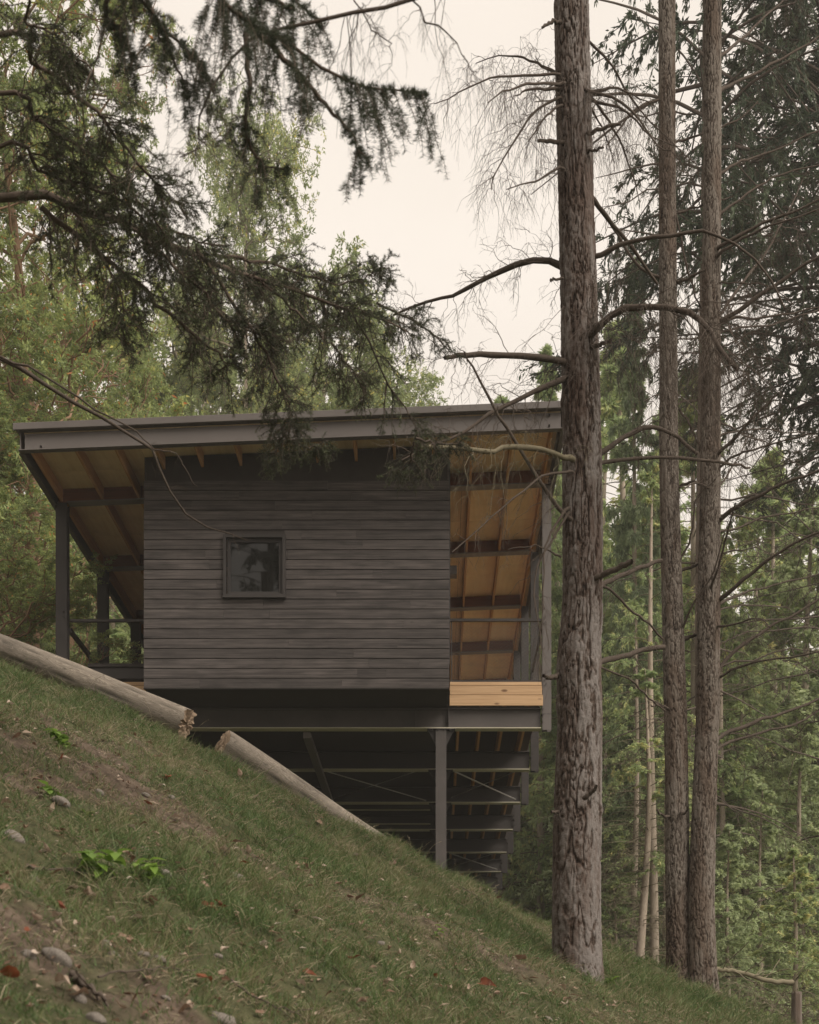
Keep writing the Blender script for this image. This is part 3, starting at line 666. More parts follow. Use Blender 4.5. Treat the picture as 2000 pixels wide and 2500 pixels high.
# ------------------------------------------------------------------ large trunks standing on the slope
def vor_edge(u, v, per, seed):
    """2-D jittered-grid Voronoi (F2-F1), periodic in u"""
    r = np.random.RandomState(seed); J = r.rand(512, 2)
    ui, vi = np.floor(u).astype(int), np.floor(v).astype(int)
    f1 = np.full(u.shape, 9.); f2 = np.full(u.shape, 9.); cid = np.zeros(u.shape)
    for du in (-1, 0, 1):
        for dv in (-1, 0, 1):
            cu, cv = ui+du, vi+dv; h = ((cu % per)*73+cv*151+(cu % per)*cv*7) & 511
            d = np.hypot(cu+J[h, 0]-u, cv+J[h, 1]-v)
            nf1 = np.minimum(f1, d); f2 = np.where(d < f1, f1, np.minimum(f2, d)); cid = np.where(d < f1, J[(h*3) & 511, 0], cid); f1 = nf1
    return f2-f1, cid
def trunk(name, pts, Y, label, cat_mat, seed, S=150, dz=.02, cells=30, vs=.10, depth=.022, top=3.0, knots=(), lit_side=False):
    """pts: (photo y, photo centre x, photo width) along the trunk, at distance Y"""
    pts = sorted(pts, key=lambda q: -q[0]); py = np.array([q[0] for q in pts], float)
    zz = CZ+(VY-py)/F*Y; xx = (np.array([q[1] for q in pts])-VX)/F*Y; rr = np.array([q[2] for q in pts])/F*Y/2
    z0 = zz[0]-.45; z1 = zz[-1]+top; Z = np.arange(z0, z1, dz)
    cx = np.interp(Z, zz, xx); cx = np.where(Z > zz[-1], xx[-1]+(Z-zz[-1])*(xx[-1]-xx[-2])/(zz[-1]-zz[-2])*.5, cx)
    k = np.ones(41)/41; cx = np.convolve(np.pad(cx, 20, 'edge'), k, 'valid'); R = np.interp(Z, zz, rr); R = np.convolve(np.pad(R, 20, 'edge'), k, 'valid')
    an = np.arange(S)/S*2*np.pi; A, ZZ = np.meshgrid(an, Z); RR = R[:, None]
    wu = (fbm(np.cos(A)*1.6+seed, np.sin(A)*1.6, ZZ*1.4, 4)-.5)*4.2; wv = (fbm(np.cos(A)*2+9, np.sin(A)*2+seed, ZZ*2, 3)-.5)*3
    kk = cells/6.283; cA, sA = np.cos(A+.10*wv*.3), np.sin(A+.10*wv*.3); zz_ = ZZ+.05*wu
    n1 = fbm(cA*kk+seed, sA*kk, zz_*vs*10, 2)*.8+.2*fbm(cA*kk*3, sA*kk*3+seed, zz_*vs*45, 2)
    n2 = fbm(cA*kk*1.9+seed+7, sA*kk*1.9, zz_*vs*34+9, 2)*.75+.25*fbm(cA*kk*5, sA*kk*5+seed, zz_*vs*90, 2)
    c1 = np.clip(np.abs(n1-.5)/(.055 if lit_side else .085), 0, 1); c2 = np.clip(np.abs(n2-.5)/(.04 if lit_side else .065), 0, 1)
    wide = np.clip((fbm(np.cos(A)*1.7+seed*2, np.sin(A)*1.7, ZZ*.9, 3)-.42)*7, 0, 1)       # zones where the plates stay whole
    plate = c1**.7*(wide+(1-wide)*(.25+.75*c2)); plate = plate*(.55+.45*c2**.5)
    cid = np.floor(n1*9)*.37 % 1; fine = fbm(np.cos(A)*9, np.sin(A)*9+seed, ZZ*26, 4)
    D = depth*(plate*(.75+.4*(n1-.5))+.6*(fine-.5))
    low = (fbm(np.cos(A)*.9+seed, np.sin(A)*.9, ZZ*.55, 3)-.5)*.14*RR
    for (kpx, kpy, kr) in knots:
        kz = CZ+(VY-kpy)/F*Y; kx = (kpx-VX)/F*Y
        ca = np.clip((kx-np.interp(kz, Z, cx))/np.interp(kz, Z, R), -1, 1); ka = math.asin(ca)
        da = (A-(1.5*np.pi+ka)+np.pi) % (2*np.pi)-np.pi
        d2 = (da*RR)**2+(ZZ-kz)**2
        low = low+kr*.5*np.exp(-d2/(kr*1.1)**2)-kr*.5*np.exp(-d2/(kr*.45)**2)
        plate = plate*(1-.7*np.exp(-d2/(kr*.6)**2))
    flare = 1+.26*np.exp(-np.maximum(ZZ-zz[0]+.1, 0)/.20)*(.2+1.5*vnoise(np.cos(A)*2+seed, np.sin(A)*2))
    r = RR*flare-depth*.6+D+low
    V = np.stack([cx[:, None]+r*np.cos(A), Y+r*np.sin(A), ZZ], -1).reshape(-1, 3)
    i, j = np.meshgrid(np.arange(len(Z)-1), np.arange(S), indexing='ij'); j2 = (j+1) % S
    Q = np.stack([i*S+j, i*S+j2, (i+1)*S+j2, (i+1)*S+j], -1).reshape(-1, 4)
    side = np.clip(.5+.5*np.cos(A-.15)+.5*(fbm(np.cos(A)*2+seed, np.sin(A)*2, ZZ*.6, 3)-.5), 0, 1) if lit_side else 1.  # right side lighter, left darker: side light painted into the bark tint
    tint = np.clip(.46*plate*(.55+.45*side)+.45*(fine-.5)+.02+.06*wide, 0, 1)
    root = empty('fir_tree', (float(cx[int(.45/dz)]), Y, float(zz[0]))); tag(root, label, 'tree', 'bare trunked firs standing on the grassy slope')
    Acc().add(V, Q, None, tint.ravel()).obj('trunk', cat_mat, root, True)
    return root, (Z, cx, R, Y)

def branch_part(root, polys, name, m, rg, n1=10, L1=.35, n2=4, droop=.35, r2=.0022, spread=1.1, up=0.0, lvl=3, M1=14, jit=.006, nub=True):
    """polys: list of (points in world, r0, r1). One mesh: the limbs with their bare twigs."""
    for pts, ra, rb in polys:
        a = Acc(); C = resample(pts, M1, rg, jit)[None]
        Rr = np.linspace(ra, rb, M1)[None]*(1+rg.uniform(-.08, .12, (1, M1)))
        a.tubes(C, Rr, 7, .35)
        ln = np.linalg.norm(np.diff(C[0], axis=0), axis=1).sum()
        if n1:
            k1, t1 = kids(C, int(n1*max(ln, .4)), .12, 1., L1*min(1, .35+ln*.5), spread, droop, rg, M=8, wig=.055, up=up)
            a.tubes(k1, np.linspace(1, .3, 8)[None]*rg.uniform(.6, 1.4, (len(k1), 1))*r2*1.5, 4, .45)
            if lvl > 1 and n2:
                k2, _ = kids(k1, n2, .15, 1., L1*.45, .8, droop*1.2, rg, M=5, wig=.05)
                a.tubes(k2, np.linspace(1, .4, 5)[None]*r2*.8, 3, .5)
                if lvl > 2:
                    k3, _ = kids(k2, 2, .2, 1., L1*.22, .8, droop, rg, M=4, wig=.06)
                    a.tubes(k3, np.linspace(1, .5, 4)[None]*r2*.55, 3, .5)
        a.obj(name, m, root, True)

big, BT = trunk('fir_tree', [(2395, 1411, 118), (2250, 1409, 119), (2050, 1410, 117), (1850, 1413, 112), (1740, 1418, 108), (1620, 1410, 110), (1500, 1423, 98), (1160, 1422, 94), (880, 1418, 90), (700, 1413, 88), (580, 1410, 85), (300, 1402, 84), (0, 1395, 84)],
                12.2, 'thickest nearest fir trunk with plated grey and brown bark, right of the cabin', M['bark_big'], 21, S=220, dz=.0115, cells=18, vs=.25, depth=.024, lit_side=True,
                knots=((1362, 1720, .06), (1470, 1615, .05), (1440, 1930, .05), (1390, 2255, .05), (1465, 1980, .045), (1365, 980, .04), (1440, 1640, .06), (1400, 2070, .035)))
twA, TA = trunk('fir_tree', [(2405, 1661, 66), (2200, 1654, 58), (1900, 1652, 57), (1740, 1649, 56), (1500, 1642, 52), (1160, 1634, 46), (580, 1630, 42), (0, 1628, 41)],
                16.0, 'left trunk of the slim pair of firs joined at the foot', M['bark_twin'], 33, S=130, dz=.012, cells=22, vs=.75, depth=.012, top=3,
                knots=((1660, 1750, .035), (1626, 1560, .03), (1657, 1560, .03), (1630, 1400, .03), (1640, 1990, .03), (1660, 1210, .03), (1650, 2150, .03)))
twB, TB = trunk('fir_tree', [(2425, 1716, 72), (2200, 1712, 64), (1900, 1722, 58), (1740, 1729, 56), (1500, 1731, 55), (1160, 1735, 48), (580, 1738, 44), (0, 1741, 42)],
                15.9, 'right trunk of the slim pair of firs joined at the foot', M['bark_twin'], 47, S=130, dz=.012, cells=22, vs=.75, depth=.012, top=3,
                knots=((1752, 1640, .03), (1745, 1660, .03), (1700, 1810, .03), (1752, 1950, .03), (1730, 1470, .03), (1725, 1270, .03), (1730, 2090, .03)))

rg = np.random.RandomState(77)
def poly(pts, Y, dY=0.0):
    n = len(pts); return [P(q[0], q[1], Y+dY*k/(n-1)) for k, q in enumerate(pts)]
D = 12.2
def W(px_): return px_/F*D/2
br = [
 (poly([(1400, 650), (1365, 645), (1290, 638), (1200, 672), (1120, 715), (1050, 737), (960, 768)], D, .5), W(19), W(5)),
 (poly([(1400, 890), (1370, 882), (1250, 868), (1150, 868), (1085, 872)], D, -.4), W(20), W(9)),
 (poly([(1400, 920), (1370, 927), (1290, 965), (1210, 1000), (1150, 1045), (1060, 1082), (985, 1125)], D, -.6), W(16), W(3)),
]
branch_part(big, br, 'branch', M['twig'], rg, n1=18, L1=.55, n2=4, droop=.2, r2=.0024, spread=1.0)
branch_part(big, [(poly([(1400, 1122), (1375, 1115), (1310, 1095), (1240, 1092), (1190, 1103), (1130, 1094), (1030, 1090)], D-.15, -.7), W(15), W(9))], 'mossy_branch', M['twig_pale'], rg, n1=17, L1=.5, n2=3, droop=.6, r2=.0019)
branch_part(big, [
 (poly([(1400, 1275), (1372, 1254), (1330, 1195), (1250, 1065), (1203, 992), (1160, 900), (1130, 860)], D-.1, -.5), W(12), W(4)),
 (poly([(1400, 1153), (1375, 1153), (1320, 1165), (1260, 1215), (1190, 1270), (1105, 1350)], D-.2, -.6), W(7), W(2.5)),
 (poly([(1390, 1240), (1371, 1256), (1345, 1306), (1330, 1351), (1326, 1462), (1322, 1540)], D-.25, -.2), W(8), W(2)),
 (poly([(1390, 1250), (1350, 1320), (1310, 1390), (1305, 1480), (1322, 1560), (1310, 1640)], D-.25, -.3), W(6), W(2)),
 (poly([(1370, 1360), (1340, 1345), (1300, 1332), (1240, 1340)], D-.25, -.2), W(5), W(2)),
], 'branch', M['twig'], rg, n1=9, L1=.36, n2=3, droop=.6, r2=.0018)
# drooping bare sprays high on the trunk
hi = []
for pts in ([(1400, 190), (1357, 178), (1300, 148), (1250, 136), (1160, 152)], [(1400, 185), (1360, 182), (1270, 183), (1200, 190), (1140, 215), (1060, 255)], [(1400, 205), (1360, 205), (1300, 203), (1230, 225), (1190, 250)],
            [(1400, 215), (1360, 218), (1290, 222), (1250, 240)], [(1400, 240), (1358, 243), (1310, 270), (1280, 305), (1235, 380), (1205, 430), (1198, 465)], [(1400, 250), (1358, 262), (1320, 300), (1290, 345)],
            [(1400, 210), (1445, 225), (1500, 240), (1560, 290), (1600, 350), (1640, 370)], [(1400, 215), (1445, 240), (1490, 300), (1520, 360), (1545, 430), (1558, 490)], [(1400, 80), (1443, 105), (1500, 170), (1540, 240), (1600, 310), (1700, 400)],
            [(1400, 225), (1450, 245), (1520, 270), (1590, 330), (1660, 360)], [(1400, 200), (1450, 222), (1500, 215), (1540, 225), (1600, 260)], [(1400, 230), (1440, 260), (1475, 320), (1500, 400)], [(1400, 420), (1362, 412), (1310, 440), (1235, 465)]):
    hi.append((poly(pts, D, rg.uniform(-1, .6)), W(rg.uniform(7, 11)), W(2)))
branch_part(big, hi, 'branch', M['twig'], rg, n1=20, L1=.5, n2=3, droop=.8, r2=.0017)
branch_part(big, [
 (poly([(1400, 860), (1440, 820), (1470, 790), (1520, 755), (1600, 748), (1690, 768), (1730, 800), (1765, 860), (1800, 900)], D, -1.0), W(20), W(9)),
], 'branch', M['twig'], rg, n1=42, L1=1.1, n2=5, droop=.75, r2=.0024, spread=.9)
branch_part(big, [
 (poly([(1440, 475), (1490, 540), (1540, 600), (1605, 690)], D, .6), W(12), W(7)),
 (poly([(1430, 640), (1465, 622), (1540, 590), (1620, 578), (1700, 565), (1760, 575), (1850, 640), (1920, 750)], D, -.5), W(13), W(4)),
 (poly([(1440, 1125), (1475, 1100), (1530, 1060), (1590, 1042), (1640, 1060), (1705, 1108)], D, .4), W(15), W(8)),
 (poly([(1440, 1135), (1478, 1130), (1560, 1117), (1700, 1122), (1800, 1135), (1830, 1140)], D, .6), W(12), W(5)),
 (poly([(1440, 1420), (1468, 1405), (1510, 1385), (1540, 1370)], D-.1, -.2), W(16), W(13)),
 (poly([(1440, 1440), (1472, 1425), (1540, 1395), (1615, 1368)], D, .8), W(13), W(10)),
 (poly([(1440, 1625), (1475, 1615), (1550, 1592), (1620, 1578)], D, .8), W(15), W(13)),
 (poly([(1450, 1430), (1490, 1440), (1540, 1490), (1580, 1520), (1618, 1560)], D, .6), W(7), W(5)),
 (poly([(1465, 1628), (1540, 1660), (1590, 1710), (1622, 1735)], D, .7), W(5), W(4)),
 (poly([(1365, 1650), (1340, 1655), (1325, 1648)], D-.1, -.1), W(14), W(6)),
 (poly([(1370, 52), (1345, 55), (1325, 68)], D-.1, -.1), W(10), W(6)), (poly([(1380, 348), (1350, 346), (1313, 343)], D-.1, -.1), W(11), W(8)),
 (poly([(1430, 330), (1455, 318), (1512, 303)], D-.1, -.1), W(11), W(7)), (poly([(1430, 370), (1450, 366), (1472, 360)], D-.1, -.1), W(8), W(5)),
 (poly([(1430, 850), (1465, 842), (1492, 830)], D-.1, -.1), W(13), W(8)), (poly([(1425, 1950), (1445, 1935), (1458, 1920)], D-.32, -.1), W(12), W(7)),
 (poly([(1375, 680), (1350, 682), (1343, 684)], D-.1, -.1), W(6), W(5)), (poly([(1370, 1983), (1355, 1982), (1347, 1983)], D-.1, -.1), W(9), W(6)),
], 'branch', M['twig'], rg, n1=5, L1=.4, n2=3, droop=.4, r2=.0017)
# long bare limbs of the slim pair, mostly towards the right
Dd = 15.9
def W2(p_): return p_/F*Dd/2
rb = []
for pts, w in (([(1740, 610), (1765, 600), (1850, 550), (1930, 520), (2040, 470)], 11), ([(1740, 640), (1770, 610), (1850, 565), (1900, 545), (2050, 495)], 9), ([(1745, 790), (1790, 768), (1880, 705), (1960, 650), (2050, 600)], 13),
               ([(1745, 790), (1820, 680), (1880, 600), (1960, 440)], 8), ([(1745, 795), (1800, 775), (1850, 778), (1930, 765), (2050, 740)], 8), ([(1745, 815), (1810, 800), (1880, 795), (1940, 775), (2050, 740)], 6),
               ([(1745, 860), (1800, 830), (1870, 795)], 5), ([(1745, 1115), (1790, 1075), (1840, 1020), (1900, 960)], 10), ([(1745, 1150), (1800, 1110), (1850, 1095), (1980, 1060)], 7),
               ([(1745, 1280), (1790, 1245), (1850, 1210), (1930, 1175), (2040, 1135)], 12), ([(1745, 1300), (1800, 1290), (1870, 1262), (2000, 1240)], 7), ([(1745, 1475), (1800, 1430), (1870, 1370), (1950, 1320), (2050, 1280)], 11),
               ([(1745, 1480), (1810, 1450), (1880, 1430), (2050, 1390)], 8), ([(1745, 1650), (1770, 1615), (1820, 1570), (1880, 1530), (1940, 1500), (2050, 1430)], 11), ([(1745, 1660), (1790, 1635), (1850, 1615), (1960, 1600), (2050, 1580)], 7),
               ([(1745, 1815), (1765, 1795), (1850, 1760), (1930, 1735), (2050, 1680)], 13), ([(1750, 1830), (1790, 1810), (1870, 1785), (1960, 1760), (2050, 1690)], 9), ([(1730, 1270), (1750, 1200), (1790, 1140), (1830, 1060)], 7),
               ([(1728, 1470), (1755, 1380), (1780, 1290), (1795, 1230)], 7), ([(1745, 430), (1800, 400), (1880, 370), (2050, 300)], 8), ([(1745, 230), (1800, 200), (1900, 150), (2050, 60)], 10), ([(1745, 150), (1850, 60), (1950, -40)], 8),
               ([(1745, 530), (1830, 470), (1900, 430), (2050, 390)], 7), ([(1740, 695), (1800, 690), (1880, 700), (1940, 745)], 4), ([(1738, 1530), (1790, 1525), (1850, 1510), (1880, 1530)], 6), ([(1740, 1200), (1700, 1180), (1665, 1198)], 6)):
    rb.append((poly(pts, Dd, rg.uniform(-1.2, 1.6)), W2(w), W2(w*.4)))
branch_part(twB, rb, 'branch', M['twig'], rg, n1=6, L1=.75, n2=4, droop=.6, r2=.0024, spread=.8)
ra = []
for pts, w in (([(1650, 690), (1680, 680), (1720, 660)], 10), ([(1655, 1380), (1690, 1300), (1700, 1220), (1750, 1170)], 6), ([(1655, 1560), (1690, 1480), (1740, 1400), (1770, 1300)], 6), ([(1655, 1395), (1700, 1380), (1720, 1370)], 9),
               ([(1655, 1565), (1700, 1550), (1722, 1540)], 10), ([(1620, 240), (1560, 260), (1500, 330), (1480, 360)], 6), ([(1620, 680), (1560, 650), (1500, 560), (1450, 480)], 9), ([(1655, 520), (1720, 500), (1790, 480)], 6),
               ([(1645, 350), (1700, 330), (1790, 300), (1850, 250)], 6), ([(1640, 1735), (1610, 1720), (1592, 1725)], 7), ([(1640, 1995), (1620, 1990), (1605, 1980)], 8), ([(1660, 1980), (1672, 1985), (1680, 1970)], 8), ([(1650, 520), (1690, 700), (1730, 780)], 6),
               ([(1640, 1030), (1630, 900), (1618, 760)], 6), ([(1660, 1000), (1690, 1050), (1715, 1110)], 6), ([(1655, 1190), (1690, 1175), (1705, 1180)], 8)):
    ra.append((poly(pts, 16.0, rg.uniform(-.8, .5)), W2(w), W2(w*.5)))
branch_part(twA, ra, 'branch', M['twig'], rg, n1=6, L1=.6, n2=3, droop=.5, r2=.0022, spread=.8)

# ------------------------------------------------------------------ needled limbs of a fir just outside the left edge
def fir_shoots(a, C, rg, n1, L1, n2, L2, nn, nl, nw, droop=.3, lo=.1, tint=None, flat=.35, up=-.1, limb_r=.004, spread=1.0, stems=None, hi_=1.0):
    """C: limbs (K,M,3) -> side branches -> shoots -> needles, into accumulator a; woody stems into stems"""
    k1, _ = kids(C, n1, lo, hi_, L1, spread, droop, rg, flat=flat, M=7, wig=.03, up=up)
    k2, _ = kids(k1, n2, .1, 1., L2, .85, droop*.8, rg, flat=flat, M=4, wig=.03)
    if stems is not None:
        stems.tubes(k1, np.linspace(1, .35, 7)[None]*limb_r, 4, .4); stems.tubes(k2, limb_r*.38, 3, .4)
    for kk, q in ((k2, nn), (k1[:, 2:], int(nn*1.2))):
        pos, tan, idx, t = sample_on(kk, q, rg, .05, 1.)
        r = rg.normal(size=pos.shape); r = unit(r-(r*tan).sum(1, keepdims=True)*tan)
        # mostly two-ranked, some all round
        side = unit(np.cross(tan, [0, .2, 1.])+1e-4)*np.where(rg.rand(len(pos), 1) < .5, 1, -1)
        r = unit(r*.75+side*.8)
        d = unit(tan*rg.uniform(.35, .8, (len(pos), 1))+r)
        L = nl*rg.uniform(.6, 1.15, len(pos))*(1-.35*(t > .93))
        sd = unit(np.cross(d, rg.normal(size=d.shape)))*nw*.5
        V = np.stack([pos-sd, pos+sd, pos+d*L[:, None]], 1).reshape(-1, 3)
        tt = np.repeat(np.clip((.3+.18*rg.normal(size=len(kk)))[idx]+.25*(t > .8), 0, 1), 3)
        a.add(V, None, np.arange(len(pos)*3).reshape(-1, 3), tt)
rg = np.random.RandomState(123)
nt_x, nt_y = -4.3, 7.4
near = empty('fir_tree', (nt_x, nt_y, float(ground(nt_x, nt_y)))); tag(near, 'near fir at the left edge reaching dark needled limbs across the sky', 'tree')
Zs = np.linspace(float(ground(nt_x, nt_y))-.3, 15, 60)
a = Acc(); a.tubes(np.stack([nt_x+.05*np.sin(Zs*.6), nt_y+0*Zs, Zs], 1)[None], np.linspace(.24, .09, 60)[None], 20, .4); a.obj('trunk', M['bark_dark'], near, True)
def root_pt(z): return np.array((nt_x, nt_y, z))
limbs = [  # photo polyline, distance start/end, radius start/end (photo px), side branches, their length
 ([(0, 490), (180, 515), (330, 560), (520, 640), (700, 700), (850, 750), (1000, 810)], 7.3, 8.6, 26, 4, 62, .42),
 ([(100, 505), (230, 610), (340, 695), (450, 795), (520, 850), (560, 900)], 7.3, 8.0, 15, 4, 26, .38),
 ([(480, 610), (560, 720), (640, 850), (690, 950), (712, 1010), (700, 1075)], 7.8, 8.2, 10, 4, 26, .32),
 ([(-40, 90), (80, 150), (190, 230), (280, 330), (370, 440), (460, 530)], 6.6, 7.2, 16, 4, 30, .36),
 ([(-40, 230), (90, 300), (220, 380), (330, 480), (420, 600)], 6.9, 7.4, 14, 4, 26, .34),
 ([(-40, 370), (100, 420), (260, 470), (400, 560), (560, 600)], 7.0, 7.6, 12, 4, 26, .34),
 ([(-40, 10), (60, 60), (150, 100), (240, 200)], 6.2, 6.6, 10, 4, 12, .30),
 ([(520, 620), (640, 640), (760, 680), (860, 690), (945, 655)], 8.0, 8.6, 9, 3, 22, .30),
 ([(640, 690), (760, 790), (840, 880), (900, 960)], 8.0, 8.6, 7, 3, 16, .32),
 ([(330, 560), (460, 680), (560, 780), (650, 820), (740, 830)], 7.6, 8.1, 9, 3, 26, .34),
 ([(180, 520), (260, 640), (300, 740), (290, 820)], 7.2, 7.4, 8, 3, 18, .30),
]
for pts, ya, yb, wa, wb, n1, L1 in limbs:
    pl = [P(q[0], q[1], ya+(yb-ya)*k/(len(pts)-1)) for k, q in enumerate(pts)]
    if pts[0][0] < 50: pl = [root_pt(pl[0][2]+(-.5 if pts[0][1] > 300 else .0))]+pl
    C = resample(pl, 22, rg, .008)[None]
    st = Acc(); st.tubes(C, np.linspace(wa/F*ya/2, wb/F*yb/2, 22)[None], 7, .3)
    nd = Acc(); fir_shoots(nd, C, rg, int(n1*1.9), L1, 8, .13, 34, .023, .0030, droop=.22, lo=.18 if len(pl) > len(pts) else .02, stems=st)
    o = st.obj('limb', M['bark_dark'], near, True)
    n_ = nd.obj('needles', M['needle_near'], None); n_.parent = o; n_.location = (0, 0, 0)
# sprays hanging in front of the roof fascia and the right-hand bay
for pts, ya, n1, L1 in (([(860, 760), (905, 840), (960, 960), (1012, 1030), (1015, 1100)], 8.6, 14, .26), ([(690, 1060), (740, 1090), (800, 1080)], 8.3, 6, .14), ([(700, 1040), (680, 1090), (665, 1120)], 8.3, 6, .14), ([(1010, 1080), (1000, 1130), (960, 1150)], 8.6, 7, .18), ([(1015, 1070), (1070, 1085), (1130, 1080)], 8.6, 7, .18), ([(920, 740), (1000, 780), (1060, 820), (1100, 860)], 8.7, 9, .2)):
    pl = [P(q[0], q[1], ya+.1*k) for k, q in enumerate(pts)]
    C = resample(pl, 14, rg, .006)[None]; st = Acc(); st.tubes(C, np.linspace(.008, .003, 14)[None], 6, .3); nd = Acc()
    fir_shoots(nd, C, rg, int(n1*1.7), L1, 6, .11, 34, .023, .0028, droop=.5, lo=.15, stems=st)
    o = st.obj('limb', M['twig'], near, True); n_ = nd.obj('needles', M['needle_near'], None); n_.parent = o; n_.location = (0, 0, 0)
# long hanging shoots along the top of the picture
for pts, ya, yb, n1, L1 in (([(150, -200), (300, -60), (400, 70), (470, 130), (500, 160)], 5.6, 6.0, 26, .17), ([(420, -240), (520, -40), (620, 60), (700, 105), (830, 190), (930, 215), (1035, 225)], 5.6, 6.2, 62, .19),
                            ([(200, -200), (330, -40), (390, 60), (440, 180), (450, 230)], 5.6, 6.0, 16, .14), ([(430, -260), (640, -80), (740, 20), (790, 60)], 5.9, 6.2, 22, .17), ([(640, 90), (700, 150), (790, 250), (860, 330), (880, 380)], 6.0, 6.1, 16, .15),
                            ([(600, 80), (610, 200), (600, 320), (640, 400), (700, 420)], 6.0, 6.1, 22, .16), ([(300, -100), (260, 20), (300, 90), (330, 160)], 5.7, 5.9, 14, .14), ([(500, -100), (600, -30), (690, 10), (720, 25)], 6.0, 6.0, 14, .13)):
    pl = [P(q[0], q[1], ya+(yb-ya)*k/(len(pts)-1)) for k, q in enumerate(pts)]
    if pts[0][1] < -150: pl = [root_pt(pl[0][2]+1.0)]+pl
    C = resample(pl, 22, rg, .005)[None]; st = Acc(); st.tubes(C, np.linspace(.014, .003, 22)[None], 6, .3); nd = Acc()
    # shoots hang almost straight down
    k1, _ = kids(C, n1, .25 if len(pl) > len(pts) else .05, 1., L1*1.5, 1.2, .55, rg, flat=.2, M=7, wig=.03, up=-2.2, taper=.3)
    st.tubes(k1, np.linspace(.0022, .001, 7)[None], 4, .4)
    kc, _ = kids(C, n1*2, .25, 1., L1*.35, .9, .4, rg, flat=.8, M=5, wig=.03)
    k2, _ = kids(k1, 2, .2, .8, L1*.5, .6, .4, rg, flat=1, M=5, wig=.03)
    for kk, nn in ((k1, 115), (k2, 55), (kc, 55)):
        pos, tan, idx, t = sample_on(kk, nn, rg, .04, 1.)
        side = unit(np.cross(tan, [0, 1., .1])+1e-4)*np.where(rg.rand(len(pos), 1) < .5, 1, -1)
        r = unit(side+rg.normal(size=pos.shape)*.35); d = unit(tan*rg.uniform(.25, .6, (len(pos), 1))+r)
        L = .027*rg.uniform(.6, 1.1, len(pos)); sd = unit(np.cross(d, rg.normal(size=d.shape)))*.0012
        V = np.stack([pos-sd, pos+sd, pos+d*L[:, None]], 1).reshape(-1, 3)
        nd.add(V, None, np.arange(len(pos)*3).reshape(-1, 3), np.repeat(rg.uniform(.1, .5, len(pos)), 3))
    o = st.obj('limb', M['bark_dark'], near, True); n_ = nd.obj('needles', M['needle_near'], None); n_.parent = o; n_.location = (0, 0, 0)
# bare arched limb at the top, and the thin forked twig in front of the left half of the roof
branch_part(near, [(poly([(1240, -170), (1130, -50), (1000, 0), (900, 25), (790, 52), (690, 68), (610, 100), (550, 160), (500, 240), (480, 300), (490, 350), (440, 390)], 6.1, -.2), 12/F*6/2, 3/F*6/2)], 'limb', M['twig'], rg, n1=30, L1=.30, n2=3, droop=.7, r2=.0011)
branch_part(near, [(poly([(960, -60), (1030, 30), (1100, 90), (1150, 170), (1168, 180)], 6.1, -.1), 5/F*6/2, 1.5/F*6/2), (poly([(840, -60), (900, 60), (950, 100), (960, 160)], 6.1, -.1), 4/F*6/2, 1.5/F*6/2)], 'limb', M['twig'], rg, n1=24, L1=.24, n2=3, droop=.7, r2=.0010)
branch_part(near, [(poly([(-300, 780), (0, 870), (60, 905), (150, 965), (230, 1010), (300, 1050), (375, 1100), (390, 1160), (430, 1230), (480, 1275), (560, 1300), (602, 1318)], 9.0, .6), 13/F*9/2, 2.2/F*9/2),
                   (poly([(0, 870), (90, 905), (200, 980), (290, 1030), (340, 1060), (378, 1098)], 9.0, .2), 6/F*9/2, 3/F*9/2),
                   (poly([(375, 1098), (430, 1110), (455, 1150), (480, 1187)], 9.3, .1), 4/F*9/2, 2/F*9/2)], 'limb', M['twig'], rg, n1=3, L1=.22, n2=2, droop=.3, r2=.0011, lvl=2)

